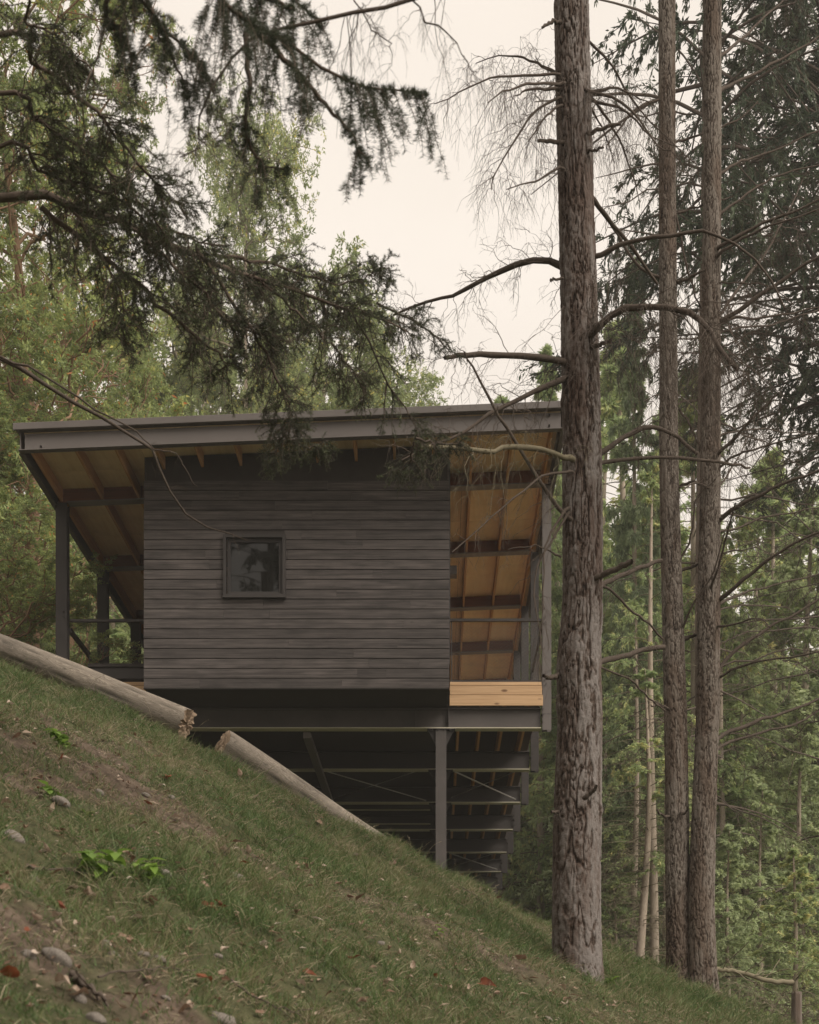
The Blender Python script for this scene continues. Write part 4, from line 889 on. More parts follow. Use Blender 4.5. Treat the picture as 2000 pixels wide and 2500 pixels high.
# ------------------------------------------------------------------ forest tree kinds: a trunk mesh and a crown mesh each, copied in loops
def conifer_kind(seed, H=24., R=3.6, nb=150, bare=.12, clump=.24, cw=.07, droop=.35, rise=.15, tw=14, per=20, irregular=.3, gap=.0, dead=0, twl=.34):
    rg = np.random.RandomState(seed)
    h = bare+(1-bare)*(np.arange(nb)+rg.uniform(0, 1, nb))/nb; h = np.clip(h, 0, .995)
    az = np.arange(nb)*2.39996+rg.normal(0, .35, nb)
    prof = (np.clip((1-h)/(1-bare), 0, 1)**.75*.95+.04)*np.clip(.55+(h-bare)*5, 0, 1)
    ln = R*prof*rg.uniform(1-irregular, 1+irregular*.5, nb)
    el = rise+.55*(h-.3)+rg.normal(0, .1, nb)
    lean = rg.normal(0, .012, 2)
    base = np.stack([lean[0]*h*H+.12*np.sin(h*7), lean[1]*h*H, h*H], 1)
    d = np.stack([np.cos(az)*np.cos(el), np.sin(az)*np.cos(el), np.sin(el)], 1)
    s = np.linspace(0, 1, 7)[None, :, None]
    C = base[:, None]+d[:, None]*ln[:, None, None]*s+np.array([0, 0, -1.])*droop*ln[:, None, None]*s*s+np.array([0, 0, 1.])*.12*ln[:, None, None]*s**4
    wood = Acc()
    zs = np.linspace(0, 1, 40); tr = np.stack([lean[0]*zs*H+.12*np.sin(zs*7), lean[1]*zs*H, zs*H-.4*(zs == 0)], 1)
    r0 = H*.0088
    wood.tubes(tr[None], (r0*(1-zs)**.8+.012+r0*.3*np.exp(-zs*30))[None], 14, .4)
    limb = Acc(); limb.tubes(C, np.linspace(1, .2, 7)[None]*(.010+.006*ln[:, None]), 4, .35)
    k1, t1 = kids(C, tw, .16, 1., ln*twl, 1.0, droop*.9, rg, flat=.25, M=5, wig=.04, up=-.05)
    if gap:
        keep = vnoise(k1[:, 0, 0]*.55+seed, k1[:, 0, 1]*.55, k1[:, 0, 2]*.4) > gap; k1 = k1[keep]
    limb.tubes(k1, .0065, 3, .4)
    pos, tan, idx, t = sample_on(k1, per, rg, .05, 1.)
    pos = pos+rg.normal(0, clump*.16, pos.shape)
    dd = unit(tan+rg.normal(0, .42, tan.shape)+np.array([0, 0, -.12])); nr = unit(np.array([0, 0, 1.])+rg.normal(0, .45, tan.shape))
    L = clump*rg.uniform(.5, 1.2, len(pos))
    V, Q = rhombs(pos, dd, nr, L, cw*rg.uniform(.6, 1.3, len(pos)), .05)
    br = rg.rand(len(k1))*.45+.18
    tint = np.clip(br[idx]+.25*t+rg.normal(0, .08, len(pos)), 0, 1)
    crown = Acc().add(V, Q, None, np.repeat(tint, 4))
    deadm = None
    if dead:
        hd = rg.uniform(.04, bare+.1, dead); a2 = rg.uniform(0, 2*np.pi, dead); b = np.stack([hd*0, hd*0, hd*H], 1)
        dd2 = np.stack([np.cos(a2), np.sin(a2), rg.uniform(-.15, .3, dead)], 1); l2 = rg.uniform(.5, 1.0, dead)*R*.7
        Cd = b[:, None]+dd2[:, None]*l2[:, None, None]*s-np.array([0, 0, 1.])*.2*l2[:, None, None]*s*s+np.cumsum(rg.normal(0, .02, (dead, 7, 3)), 1)*l2[:, None, None]
        limb.tubes(Cd, np.linspace(1, .3, 7)[None]*.018, 4, .55)
        kd, _ = kids(Cd, 7, .2, 1, .8, .9, .2, rg, M=5, wig=.05); limb.tubes(kd, .006, 3, .6)
        kd2, _ = kids(kd, 3, .2, 1, .35, .9, .2, rg, M=4, wig=.05); limb.tubes(kd2, .0035, 3, .6)
    return H, wood, limb, crown

def broad_kind(seed, H=20., R=4.5, leaf=.13, lw=.045, n0=9, per=9, spread=.75, top_narrow=False, whorl=8, hang=.1, n3=4, n4=3, crown_lo=.3):
    rg = np.random.RandomState(seed)
    zs = np.linspace(0, 1, 16); amp = .0 if top_narrow else .5
    tr = np.stack([amp*np.sin(zs*3+seed)*zs*2, amp*np.cos(zs*2.2+seed)*zs*2, zs*H*.95], 1)[None]
    wood = Acc(); wood.tubes(tr, (H*.0095*(1-zs*.93))[None], 12, .5)
    L1 = R*.95
    k1, t1 = kids(tr, n0*4, crown_lo, .99, L1, 1.0 if top_narrow else .8, .05, rg, flat=.7, M=8, wig=.05, taper=.85 if top_narrow else .45, up=.3)
    k2, _ = kids(k1, 7, .25, 1., R*.36, spread, .0, rg, flat=.9, M=6, wig=.06)
    k3, _ = kids(k2, n3, .25, 1., R*.17, spread, .0, rg, M=5, wig=.06)
    k4, _ = kids(k3, n4, .3, 1., R*.07, spread, .1, rg, M=3, wig=.04)
    limb = Acc(); limb.tubes(k1, np.linspace(1, .3, 8)[None]*H*.0019, 6, .5); limb.tubes(k2, np.linspace(1, .4, 6)[None]*H*.0009, 4, .5)
    limb.tubes(k3, H*.0003, 3, .5)
    tips = np.concatenate([k4[:, -1], k3[:, -1], k4[:, 1]]); td = unit(np.concatenate([k4[:, -1]-k4[:, 0], k3[:, -1]-k3[:, -2], k4[:, 1]-k4[:, 0]]))
    idx = np.repeat(np.arange(len(tips)), whorl); n = len(idx)
    r = rg.normal(size=(n, 3)); dd = unit(td[idx]*.5+unit(r)+np.array([0, 0, -hang]))
    pos = tips[idx]+rg.normal(0, leaf*.25, (n, 3)); nr = unit(np.array([0, 0, .8])+rg.normal(0, .5, (n, 3)))
    V, Q = rhombs(pos, dd, nr, leaf*rg.uniform(.6, 1.15, n), lw*rg.uniform(.7, 1.2, n), .06)
    cl = rg.uniform(.15, .62, len(tips)); tint = np.clip(cl[idx]+rg.normal(0, .12, n)+(rg.rand(n) < .03)*.6, 0, 1)
    return H, wood, limb, Acc().add(V, Q, None, np.repeat(tint, 4))

KINDS = {}
def register(key, res, bark, limbm, leafm):
    H, w, l, c = res
    KINDS[key] = dict(H=H, trunk=mesh_data(key+'_trunk', np.concatenate(w.V), np.concatenate(w.Q), None, (bark,), np.concatenate(w.t), True),
                      limbs=mesh_data(key+'_limbs', np.concatenate(l.V), np.concatenate(l.Q), None, (limbm,), np.concatenate(l.t), True),
                      crown=mesh_data(key+'_crown', np.concatenate(c.V), np.concatenate(c.Q), None, (leafm,), np.concatenate(c.t)))
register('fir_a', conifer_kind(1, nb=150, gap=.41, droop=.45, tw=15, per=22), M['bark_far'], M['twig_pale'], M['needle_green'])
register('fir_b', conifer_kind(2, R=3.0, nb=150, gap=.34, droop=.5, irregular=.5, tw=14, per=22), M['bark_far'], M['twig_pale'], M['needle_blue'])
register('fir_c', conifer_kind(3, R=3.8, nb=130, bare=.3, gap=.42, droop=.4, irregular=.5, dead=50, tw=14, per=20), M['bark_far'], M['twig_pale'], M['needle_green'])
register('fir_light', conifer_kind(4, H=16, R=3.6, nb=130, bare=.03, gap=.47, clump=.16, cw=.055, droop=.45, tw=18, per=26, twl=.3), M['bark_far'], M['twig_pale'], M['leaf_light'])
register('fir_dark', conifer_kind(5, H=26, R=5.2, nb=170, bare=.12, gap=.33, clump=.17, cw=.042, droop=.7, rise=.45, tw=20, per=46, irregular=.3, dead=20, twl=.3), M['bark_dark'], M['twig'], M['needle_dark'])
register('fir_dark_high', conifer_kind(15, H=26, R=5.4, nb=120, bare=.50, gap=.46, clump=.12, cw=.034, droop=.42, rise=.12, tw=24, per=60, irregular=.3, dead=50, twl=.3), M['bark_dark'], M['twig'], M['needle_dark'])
register('fir_young', conifer_kind(6, H=9, R=2.3, nb=80, bare=.02, gap=.25, clump=.11, cw=.035, droop=.35, tw=14, per=26), M['bark_far'], M['twig_pale'], M['needle_green'])
register('pole', conifer_kind(7, H=20, R=2.6, nb=50, bare=.5, gap=.5, clump=.16, cw=.05, droop=.5, dead=90, tw=12, per=24), M['bark_far'], M['twig_pale'], M['needle_green'])
register('madrone', broad_kind(8, H=19, R=5.2, leaf=.125, lw=.044, n0=9, n3=5, n4=3, whorl=10, crown_lo=.12), M['bark_madrone'], M['bark_madrone'], M['leaf_madrone'])
register('yellow', broad_kind(9, H=30, R=8.5, leaf=.18, lw=.065, n0=14, n3=4, n4=3, whorl=7, top_narrow=True, hang=.0, crown_lo=.25), M['bark_far'], M['twig_pale'], M['leaf_yellow'])
register('yellow_b', broad_kind(10, H=26, R=6.5, leaf=.17, lw=.062, n0=13, n3=4, n4=3, whorl=7, top_narrow=True, hang=.0, crown_lo=.2), M['bark_far'], M['twig_pale'], M['leaf_yellow'])

def tree(key, name, px_, Y, ytop, label, group, az=None, width=1.0, zbase=None, x=None, height=None, i=[0]):
    i[0] += 1; rr = random.Random(i[0]*7+3); k = KINDS[key]
    X = (px_-VX)/F*Y if x is None else x
    g = float(ground_base(X, Y)); top = CZ+(VY-ytop)/F*Y if height is None else g+height
    sc = (top-g)/k['H']
    root = empty(name, (X, Y, g-.1)); tag(root, label, 'tree', group)
    root.scale = (sc*width, sc*width, sc); root.rotation_euler = (0, 0, rr.uniform(0, 6.28) if az is None else az)
    t = link('trunk', k['trunk'], root); link('limbs', k['limbs'], t); link('crown', k['crown'], root)
    return root

GL = 'trees in the forest left of and behind the cabin'; GR = 'trees in the forest right of the cabin'; GB = 'trees standing behind the camera mirrored in the window'
# left side: madrones with orange limbs
tree('madrone', 'madrone_tree', 60, 27, -350, 'tall orange-limbed madrone rising highest at the far left', GL, az=.4)
tree('madrone', 'madrone_tree', -180, 25, 250, 'orange-limbed madrone cut by the left edge beside the roof end', GL, az=2.6, width=1.2)
tree('madrone', 'madrone_tree', 190, 31, 40, 'leafy madrone reaching over the left end of the roof', GL, az=4.1, width=.72)
tree('madrone', 'madrone_tree', 20, 24.5, 1010, 'low madrone thicket just left of the first cabin post', GL, az=5.0, width=1.7)
# trees rising behind the roof
tree('yellow', 'broadleaf_tree', 600, 47, 215, 'narrow topped yellow-tipped tree rising highest behind the roof', GL, az=.2, width=.7)
tree('yellow_b', 'broadleaf_tree', 790, 50, 560, 'rounded yellow-green tree behind the middle of the roof', GL, az=1.2, width=1.0)
tree('yellow_b', 'broadleaf_tree', 430, 52, 600, 'yellow-green tree behind the left half of the roof', GL, az=2.9, width=1.1)
tree('yellow', 'broadleaf_tree', 930, 56, 830, 'low yellow-green tree top showing farthest right behind the roof', GL, az=4.4, width=.9)
tree('fir_a', 'fir_tree', 300, 46, 740, 'pale green fir top above the left end of the roof', GL, width=1.3)
tree('fir_a', 'fir_tree', 520, 57, 760, 'green fir crown low behind the left half of the roof', GL, width=1.7)
tree('fir_a', 'fir_tree', 690, 60, 800, 'green fir crown low behind the middle of the roof', GL, width=1.7)
# forest seen past the left posts
for px_, Y, yt, key, w in ((40, 40, 880, 'fir_b', 1.3), (160, 44, 960, 'fir_b', 1.4), (250, 38, 1180, 'fir_light', 1.6), (330, 48, 1000, 'fir_b', 1.4), (110, 34, 1330, 'fir_young', 1.5), (230, 36, 1420, 'fir_young', 1.6),
                          (300, 42, 1330, 'fir_light', 1.5), (-60, 36, 1150, 'fir_b', 1.4), (60, 52, 1000, 'fir_a', 1.6), (200, 58, 1050, 'fir_a', 1.7), (340, 62, 1050, 'fir_a', 1.7), (-150, 50, 900, 'fir_a', 1.6), (10, 33, 1400, 'fir_young', 1.5), (170, 40, 1250, 'fir_light', 1.6)):
    hue = {'fir_light': 'pale green', 'fir_a': 'green', 'fir_b': 'blue-green', 'fir_young': 'young bushy'}[key]
    tree(key, 'fir_tree', px_, Y, yt, '%s %s fir %s' % ('tall' if yt < 1100 else 'low', hue, 'left of the first cabin post' if px_ < 135 else 'seen between the first two left posts' if px_ < 240 else 'seen just left of the dark front wall'), GL, width=w)
# right side
tree('fir_a', 'fir_tree', 1310, 46, 850, 'small pointed fir top peeking over the right end of the roof', GR, width=.75)
tree('fir_a', 'fir_tree', 1245, 50, 960, 'fir top just above the roof, left of the thickest trunk', GR, width=.8)
tree('fir_a', 'fir_tree', 1540, 50, 770, 'bright green fir between the thick trunk and the slim pair', GR, width=1.1)
tree('fir_a', 'fir_tree', 1460, 56, 900, 'bright green fir directly right of the thickest trunk', GR, width=1.2)
tree('fir_a', 'fir_tree', 1640, 54, 960, 'bright green fir behind the slim pair', GR, width=1.2)
tree('fir_c', 'fir_tree', 1710, 42, 880, 'fir with dead lower limbs behind the right slim trunk', GR, width=1.1)
tree('pole', 'fir_tree', 1595, 31, 1130, 'pale straight trunked fir between the thick trunk and the slim pair', GR, az=1.)
tree('pole', 'fir_tree', 1545, 36, 1450, 'thin pale trunk left of the straight pale fir', GR, az=2.)
tree('pole', 'fir_tree', 1565, 30, 1620, 'stouter pale trunk touching the straight pale fir', GR, az=3.3, width=1.5)
tree('pole', 'fir_tree', 1625, 34, 1750, 'pale trunk half hidden by the left slim trunk', GR, az=4.4, width=1.4)
tree('fir_dark_high', 'fir_tree', 2030, 34, -900, 'dark drooping conifer filling the upper right corner', GR, az=.6, width=1.0)
tree('fir_dark_high', 'fir_tree', 1735, 32, -1450, 'dark drooping conifer above and behind the slim pair', GR, az=3.0, width=.6)
tree('fir_dark_high', 'fir_tree', 2180, 37, -700, 'dark conifer cut by the right edge of the picture', GR, az=2.1, width=1.15)
tree('fir_b', 'fir_tree', 1560, 40, 620, 'dark drooping fir crown between the thick trunk and the slim pair', GR, az=5.1, width=.62)
for px_, Y, yt, key, w in ((1230, 62, 1400, 'fir_light', 1.0), (1300, 60, 1150, 'fir_a', 1.3), (1370, 55, 1100, 'fir_a', 1.4), (1450, 46, 1300, 'fir_c', 1.3), (1520, 44, 1400, 'fir_light', 1.3), (1600, 50, 1200, 'fir_a', 1.4),
                          (1690, 46, 1350, 'fir_light', 1.3), (1760, 52, 1250, 'fir_a', 1.2), (1830, 40, 1500, 'fir_light', 1.2), (1900, 46, 1400, 'fir_c', 1.2), (1970, 36, 1700, 'fir_light', 1.2), (2040, 44, 1350, 'fir_a', 1.3),
                          (1250, 56, 1800, 'fir_light', 1.5), (1320, 54, 1800, 'fir_light', 1.6), (1400, 50, 1700, 'fir_c', 1.3), (1480, 40, 1650, 'fir_light', 1.1), (1180, 50, 1500, 'fir_a', 1.5), (1860, 34, 1900, 'fir_light', 1.2), (1780, 32, 2000, 'fir_light', 1.2), (1940, 30, 2050, 'fir_young', 1.4),
                          (1350, 62, 1250, 'fir_b', 1.4), (1550, 64, 1200, 'fir_b', 1.3), (1640, 38, 1800, 'fir_light', 1.1), (1500, 33, 2120, 'fir_young', 1.4), (1700, 34, 1950, 'fir_light', 1.2), (1240, 62, 1400, 'fir_b', 1.6), (1900, 50, 1080, 'fir_a', 1.1), (1990, 44, 1180, 'fir_light', 1.2), (1830, 56, 1130, 'fir_a', 1.0), (2060, 52, 1050, 'fir_a', 1.2), (1940, 58, 1250, 'fir_c', 1.3), (1780, 38, 1450, 'fir_c', 1.2), (2080, 38, 1500, 'fir_light', 1.2)):
    zone = ('seen between the cabin and the thickest trunk' if px_ < 1380 else 'seen between the thickest trunk and the slim pair' if px_ < 1640 else 'seen directly behind and beside the slim pair' if px_ < 1770 else
            'in the forest well right of the slim pair' if px_ < 1920 else 'at the far right edge of the forest')
    row = 'tall far' if yt < 1350 else 'middle height' if yt < 1750 else 'low near'
    hue = {'fir_light': 'pale green', 'fir_a': 'green', 'fir_b': 'blue-green', 'fir_c': 'half bare', 'fir_young': 'young bushy'}[key]
    tree(key, 'fir_tree', px_, Y, yt, '%s %s fir %s' % (row, hue, zone), GR, width=w)
from collections import defaultdict
dd_ = defaultdict(list)
for o in COL.objects:
    if o.get('category') == 'tree' and o.get('label'): dd_[o['label']].append(o)
for L_, os_ in dd_.items():
    if len(os_) == 2:
        os_.sort(key=lambda o: o.location.x/o.location.y)
        for o, w in zip(os_, ('left', 'right')): o['label'] = w+'-hand '+L_
# the wood behind the camera that the window mirrors
for x, y, h, key in ((-7, -12, 31, 'fir_dark'), (-1.5, -16, 34, 'fir_dark'), (-13, -14, 31, 'fir_dark'), (-18, -6, 24, 'madrone'), (-5, -24, 38, 'fir_dark')):
    tree(key, 'fir_tree', 0, y, 0, 'tall dark tree behind the viewer, seen only as a reflection in the window', GB, x=x, height=h, width=1.1)

# thin haze volume, added to lift the blacks and pale the distance
hb = Acc().box((-75, -35, -12), (75, 75, 58)); hm, hn, hl, ho = mat('pale_air')
hv = hn.new('ShaderNodeVolumePrincipled'); hv.inputs['Color'].default_value = (.93, .9, .86, 1); hv.inputs['Density'].default_value = .0010; hl.new(hv.outputs[0], ho.inputs['Volume'])
tag(hb.obj('haze', hm), kind='stuff')

# ------------------------------------------------------------------ brushwood behind the crest
def brush(px_, py_, Y, w, h, seed, label):
    rg = np.random.RandomState(seed); c = P(px_, py_, Y); g = float(ground_base(c[0], Y)); n = 30
    st = np.stack([c[0]+rg.normal(0, w*.4, n), Y+rg.normal(0, .8, n), np.full(n, g)], 1)
    az = rg.uniform(0, 2*np.pi, n); el = rg.uniform(.5, 1.4, n); L = (c[2]+h-g)*rg.uniform(.6, 1.1, n)
    s = np.linspace(0, 1, 8)[None, :, None]
    C = st[:, None]+np.stack([np.cos(az)*np.cos(el)*.7, np.sin(az)*np.cos(el)*.7, np.sin(el)], 1)[:, None]*L[:, None, None]*s-np.array([0, 0, .25])*L[:, None, None]*s*s+np.cumsum(rg.normal(0, .03, (n, 8, 3)), 1)
    a = Acc(); a.tubes(C, np.linspace(1, .3, 8)[None]*.014, 4, .5); k1, _ = kids(C, 12, .2, 1, .9, .8, .3, rg, M=6, wig=.05); a.tubes(k1, .005, 3, .55)
    k2, _ = kids(k1, 5, .2, 1, .4, .8, .3, rg, M=4, wig=.05); a.tubes(k2, .003, 3, .6)
    o = a.obj('bush', M['twig_pale'], None, True, loc=(c[0], Y, g)); tag(o, label, 'bush')
brush(1290, 2150, 27, 2.2, .3, 1, 'tangled leafless brushwood between the last cabin post and the thickest trunk')
brush(1490, 2200, 28, 1.2, .4, 2, 'leafless brush at the foot of the pale forest trunks')
brush(1800, 2300, 24, 1.6, .3, 3, 'leafless brush right of the slim pair beyond the grass')

# stump and fallen pole on the right
def lathe(name, c, prof, m, label, cat, seed, S=28):
    rg = np.random.RandomState(seed); an = np.arange(S)/S*2*np.pi; V = []
    for r, z in prof: V.append(np.stack([r*np.cos(an), r*np.sin(an), np.full(S, z)], 1)*np.array([1, 1, 1])*(1+.08*(fbm(np.cos(an)*2+seed, np.sin(an)*2, z*2, 3)-.5))[:, None])
    V = np.array(V).reshape(-1, 3); i, j = np.meshgrid(np.arange(len(prof)-1), np.arange(S), indexing='ij'); j2 = (j+1) % S
    Q = np.stack([i*S+j, i*S+j2, (i+1)*S+j2, (i+1)*S+j], -1).reshape(-1, 4)
    o = link(name, mesh_data(name, V, Q, None, (m,), rg.uniform(.3, .6, len(V)), True), None, c); tag(o, label, cat); return o
c = P(1945, 2420, 19.0); g = float(ground(c[0], 19.0))
lathe('tree_stump', (c[0], 19.0, g-.1), [(.12, 0), (.09, .12), (.075, .4), (.07, c[2]-g+.06), (.06, c[2]-g+.09), (.0, c[2]-g+.085)], M['bark_twin'], 'pale broken stump in the lower right corner beyond the grass', 'stump', 4)
a = Acc(); C = resample([P(1745, 2365, 18.6), P(1800, 2372, 18.7), P(1880, 2395, 18.8), P(1935, 2398, 19)], 20, np.random.RandomState(1), .006)[None]
a.tubes(C, np.linspace(.03, .035, 20)[None], 8, .8); k1, _ = kids(C, 7, .1, 1, .6, .9, -.1, np.random.RandomState(2), M=5, up=.5); a.tubes(k1, .007, 4, .5)
o = a.obj('fallen_branch', M['twig_pale'], None, True, loc=tuple(C[0, 0])); tag(o, 'pale fallen branch leaning on the stump at lower right', 'branch')

# ------------------------------------------------------------------ small plants, stones, sticks and leaves on the bank
def leafblade(L, W_, n=6, curl=.3, fold=.15, lobed=0.0, rg=None):
    """one real leaf: a grid 3 wide"""
    t = np.linspace(0, 1, n+1); w = W_*np.sin(np.pi*np.clip(t*.97+.03, 0, 1)**.8)*.5*(1+lobed*np.sin(t*22))
    V = []
    for k in range(n+1):
        z = -curl*L*t[k]**2
        V += [(-w[k], L*t[k], z+fold*w[k]), (0, L*t[k], z), (w[k], L*t[k], z+fold*w[k])]
    Q = [(k*3+j, k*3+j+1, k*3+j+4, k*3+j+3) for k in range(n) for j in (0, 1)]
    return np.array(V), Q
def rotz(a): c_, s_ = math.cos(a), math.sin(a); return np.array(((c_, -s_, 0), (s_, c_, 0), (0, 0, 1)))
def rotx(a): c_, s_ = math.cos(a), math.sin(a); return np.array(((1, 0, 0), (0, c_, -s_), (0, s_, c_)))
def seedling(px_, py_, label, hgt, n, leaf, seed, stems=3):
    rg = np.random.RandomState(seed); b = hit(px_, py_); root = empty('seedling', tuple(b)); tag(root, label, 'plant', 'bright green seedlings on the bank')
    st, lv = Acc(), Acc()
    for q in range(stems):
        az = rg.uniform(0, 6.28); ln = hgt*rg.uniform(.7, 1.1)
        s = np.linspace(0, 1, 8)[:, None]; C = b+np.array((math.cos(az)*.5, math.sin(az)*.5, 1))*ln*s-np.array((0, 0, .35))*ln*s*s
        st.tubes(C[None], np.linspace(.0028, .001, 8)[None], 5, .5)
        for k in range(n):
            t = .25+.75*k/(n-1); p = C[int(t*7)]
            for sg in (-1, 1):
                V, Q = leafblade(leaf*rg.uniform(.7, 1.1), leaf*rg.uniform(.45, .6), 6, rg.uniform(.1, .5), .2, .06)
                V = V@rotx(rg.uniform(-.35, .45)).T@rotz(az+sg*1.3-1.57+rg.normal(0, .5)).T+p; lv.add(V, Q, None, rg.uniform(.2, .9))
    st.obj('stem', M['leaf_seedling'], root, True); lv.obj('leaves', M['leaf_seedling'], root, True)
seedling(165, 1830, 'arching bright green seedling highest on the bank below the long log', .20, 7, .085, 1, 3)
seedling(130, 1950, 'small green seedling near the left edge above a stone', .14, 4, .085, 2, 2)
seedling(215, 1995, 'tiny green sprout beside the scraped soil', .06, 3, .05, 3, 2)
seedling(250, 2135, 'largest cluster of broad bright green leaves at lower left', .17, 4, .11, 4, 3)
seedling(350, 2150, 'broad leaved green plant touching the largest leaf cluster', .17, 4, .10, 5, 3)
seedling(1062, 2290, 'thin upright yellow-green sprout alone in the middle of the grass', .15, 4, .06, 6, 1)
seedling(1275, 2315, 'flat green leaf sprout left of the thickest trunk', .04, 2, .07, 7, 1)
seedling(365, 1745, 'little green weed against the end of the long log', .14, 4, .06, 8, 2)
seedling(1490, 2400, 'yellow-green sprout right of the foot of the thickest trunk', .07, 3, .08, 9, 2)
seedling(1770, 2425, 'yellowish sprig at the grass edge right of the slim pair', .25, 6, .05, 10, 2)

def rock_mesh(seed, sub=3):
    import bmesh
    rg = np.random.RandomState(seed); bm = bmesh.new(); bmesh.ops.create_icosphere(bm, subdivisions=sub, radius=1)
    V = np.array([v.co[:] for v in bm.verts]); F_ = np.array([[v.index for v in f.verts] for f in bm.faces]); bm.free()
    r = 1+.55*(fbm(V[:, 0]*1.1+seed, V[:, 1]*1.1, V[:, 2]*1.1, 3)-.5)+.12*(fbm(V[:, 0]*5, V[:, 1]*5+seed, V[:, 2]*5, 2)-.5)
    return mesh_data('stone', V*r[:, None]*np.array((1, .75, .55)), None, F_, (M['rock'],), np.full(len(V), .5), True)
RM = [rock_mesh(s) for s in range(6)]
stones = [((70, 2335), 40, 'rounded grey stone near the left edge, half sunk'), ((140, 2345), 70, 'long flat pale stone on the litter at lower left'), ((262, 2310), 34, 'pale stone above the trio of round stones'), ((282, 2335), 34, 'flat pale stone left of the trio of round stones'),
          ((350, 2333), 34, 'left stone of the trio of round stones'), ((392, 2318), 27, 'upper right stone of the trio of round stones'), ((392, 2342), 27, 'lower right stone of the trio of round stones'), ((533, 2338), 24, 'small grey stone right of the trio of round stones'),
          ((195, 2440), 42, 'broad pale stone near the bottom left corner'), ((235, 2490), 52, 'flat stone cut by the bottom edge, left'), ((540, 2492), 66, 'white flat stone cut by the bottom edge, middle'), ((405, 2440), 24, 'small stone among litter near the bottom edge'),
          ((30, 2050), 62, 'large buff stone on the left edge below the seedlings'), ((150, 1962), 42, 'brown stone under the small green seedling'), ((243, 1937), 24, 'grey stone at the left of the scraped soil'), ((352, 2075), 20, 'pale stone on the scraped soil'),
          ((575, 2145), 46, 'flat buff stone on the bare patch in mid slope'), ((510, 2108), 22, 'upright pale stone on mid slope'), ((405, 2135), 32, 'tan stone right of the broad leaved plant'), ((358, 1945), 22, 'stone in the middle of the scraped soil'), ((420, 1950), 20, 'stone at the right of the scraped soil'), ((85, 2150), 30, 'pale stone left of the largest leaf cluster'),
          ((930, 2305), 20, 'small pale stone in the grass at mid bottom'), ((1340, 2490), 22, 'pale stone at the bottom right of the thick trunk')]
for k, ((px_, py_), w, lab) in enumerate(stones):
    b = hit(px_, py_, 2.5); o = link('stone', RM[k % 6], None, tuple(b+np.array((0, 0, w/F*b[1]*.02)))); r = w/F*b[1]*.5
    rr = random.Random(k); o.scale = (r*1.1, r*1.1, r*1.1); o.rotation_euler = (rr.uniform(-.4, .4), .35+rr.uniform(-.3, .3), rr.uniform(-.6, .6)); tag(o, lab, 'stone', 'stones lying on the bank')

def dry_leaf_mesh(seed, m):
    rg = np.random.RandomState(seed); V, Q = leafblade(1., rg.uniform(.42, .62), 8, rg.uniform(-.5, .7), rg.uniform(.2, 1.1), .05)
    V[:, 2] += .08*np.sin(V[:, 1]*7+seed)+.25*V[:, 0]*V[:, 1]; V[:, 1] -= .5
    return mesh_data('leaf', V, Q, None, (m,), rg.uniform(0, 1, len(V))*.3+rg.uniform(0, .7), True)
DL = [dry_leaf_mesh(s, M['dead_leaf']) for s in range(8)]; RL = [dry_leaf_mesh(s+20, M['red_leaf']) for s in range(3)]
rr = random.Random(9)
def fallen(px_, py_, size, me, label, name='fallen_leaf'):
    b = hit(px_, py_, 2.5); s_ = size/F*b[1]; o = link(name, me, None, (b[0], b[1], b[2]+.03+s_*.18)); o.scale = (s_,)*3
    o.rotation_euler = (rr.uniform(-.2, .7), rr.uniform(.0, .8), rr.uniform(0, 6.28)); tag(o, label, 'leaf', 'fallen leaves on the bank')
named = [(535, 2235, 46, 1, 'rust red leaf in the middle of the lower slope'), (500, 2420, 62, 1, 'large rust red leaf near the bottom edge'), (755, 2395, 34, 1, 'upright rust brown leaf in the grass near the bottom'), (20, 2415, 84, 1, 'orange brown leaf cut by the left edge, lowest'),
         (410, 1912, 34, 1, 'reddish brown leaf on the scraped soil'), (1185, 2420, 52, 1, 'long rust coloured leaf left of the thickest trunk near the bottom'), (1075, 2425, 18, 1, 'tiny red leaf near the bottom middle'), (865, 2360, 34, 1, 'tan brown leaf in mid grass near the bottom'),
         (1270, 2352, 40, 0, 'dark curled leaf left of the foot of the thickest trunk'), (1385, 2450, 30, 0, 'pale grey leaf below the thickest trunk'), (1382, 2468, 28, 0, 'whitish curled leaf lowest below the thickest trunk'), (1350, 2437, 26, 0, 'pale leaf left of the two pale leaves below the thickest trunk'),
         (748, 2128, 26, 0, 'white leaf standing in the grass on mid slope'), (868, 2098, 22, 0, 'pale leaf high in the grass near the middle post'), (960, 2120, 34, 0, 'dark curled leaf pair below the middle post'), (925, 2160, 32, 0, 'pale flat leaf on bare ground below the middle post'),
         (800, 2315, 48, 0, 'long pale leaf in the grass right of the bank centre'), (780, 2020, 24, 0, 'pale leaf close to the lower end of the split log'), (590, 1905, 26, 0, 'brown leaf by the split log'), (450, 1845, 26, 0, 'whitish leaf below the gap between the logs')]
for px_, py_, s_, red, lab in named: fallen(px_, py_, s_, (RL if red else DL)[rr.randrange(3 if red else 8)], lab)
n = 0
while n < 190:
    px_, py_ = rr.uniform(-20, 1750), rr.uniform(1720, 2500)
    if py_ < 1700+.50*px_: continue
    b = hit(px_, py_, 2.5)
    if b[1] > 16.5: continue
    n += 1; fallen(px_, py_, rr.uniform(.03, .075)*F/b[1], RL[rr.randrange(3)] if rr.random() < .06 else DL[rr.randrange(8)], 'dry curled leaf lying loose among the grass of the bank')

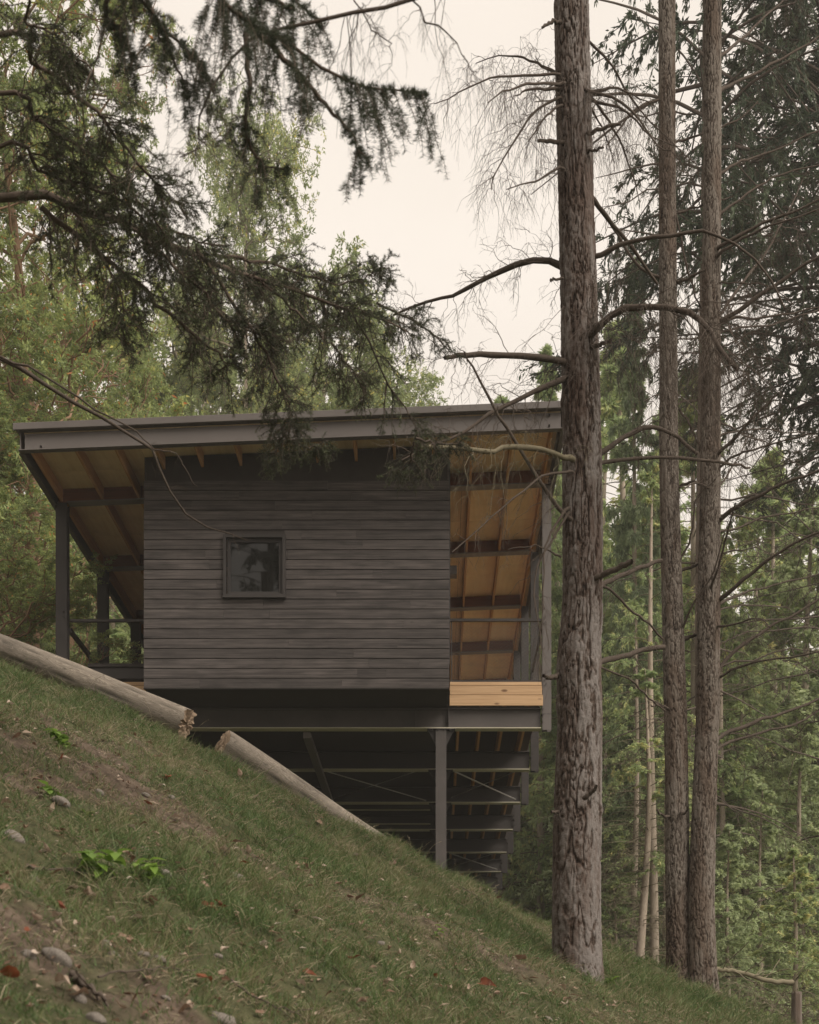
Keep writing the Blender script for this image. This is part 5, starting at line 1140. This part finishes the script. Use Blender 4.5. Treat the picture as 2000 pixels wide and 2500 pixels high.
def stick(pts, r, label, seed, m='twig', forks=3):
    rg = np.random.RandomState(seed); Cw = np.array([hit(*q, 2.5)+np.array((0, 0, .03)) for q in pts]); C = resample(Cw, 16, rg, .006)[None]
    a = Acc(); a.tubes(C, np.linspace(r, r*.4, 16)[None], 6, .4); k1, _ = kids(C, forks, .3, .9, .25, .6, .0, rg, M=5, up=.2); a.tubes(k1, r*.3, 4, .4)
    o = a.obj('stick', M[m], None, True, loc=tuple(C[0, 0])); tag(o, label, 'stick', 'sticks lying on the bank')
# seed stalks standing above the turf along the crest
def stalks():
    rg = np.random.RandomState(41); n = 46; px_ = np.concatenate([rg.uniform(700, 1150, 26), rg.uniform(60, 1500, n-26)]); Yv = rg.uniform(15.2, 16.6, n)
    X = (px_-VX)/F*Yv; b = np.stack([X, Yv, ground(X, Yv)], 1); L = rg.uniform(.16, .38, n)
    s = np.linspace(0, 1, 7)[None, :, None]; az = rg.uniform(0, 6.28, n); C = b[:, None]+np.stack([np.cos(az)*.25, np.sin(az)*.25, np.ones(n)], 1)[:, None]*L[:, None, None]*s+np.stack([np.cos(az)*.4, np.sin(az)*.4, -.15*np.ones(n)], 1)[:, None]*L[:, None, None]*s**3
    a = Acc(); a.tubes(C, np.linspace(.0016, .0008, 7)[None], 3, .85); k, _ = kids(C, 6, .75, 1., .03, .5, 0, rg, M=3); a.tubes(k, .0018, 3, .95)
    tag(a.obj('seed_stalks', M['grass'], None), 'thin dry seed stalks standing above the turf along the crest', 'grass', kind='stuff')
stalks()
stick([(175, 2398), (215, 2430), (262, 2465)], .016, 'thick short brown stick at the bottom left', 1)
stick([(525, 2375), (580, 2425), (660, 2465), (740, 2500)], .006, 'long thin curved stick near the bottom middle', 2)
stick([(500, 2088), (540, 2100), (562, 2095)], .007, 'short grey forked stick on mid slope', 3)
stick([(640, 2052), (680, 2062), (700, 2070)], .008, 'short dark stick in the grass under the split log', 4)
stick([(60, 2135), (120, 2140), (190, 2135)], .007, 'thin stick beside the largest leaf cluster', 5)
stick([(240, 2405), (360, 2388), (480, 2385)], .005, 'thin straight twig crossing the litter at bottom left', 6)
stick([(1120, 2170), (1160, 2195), (1180, 2210)], .005, 'short twig in the grass left of the thickest trunk', 7)
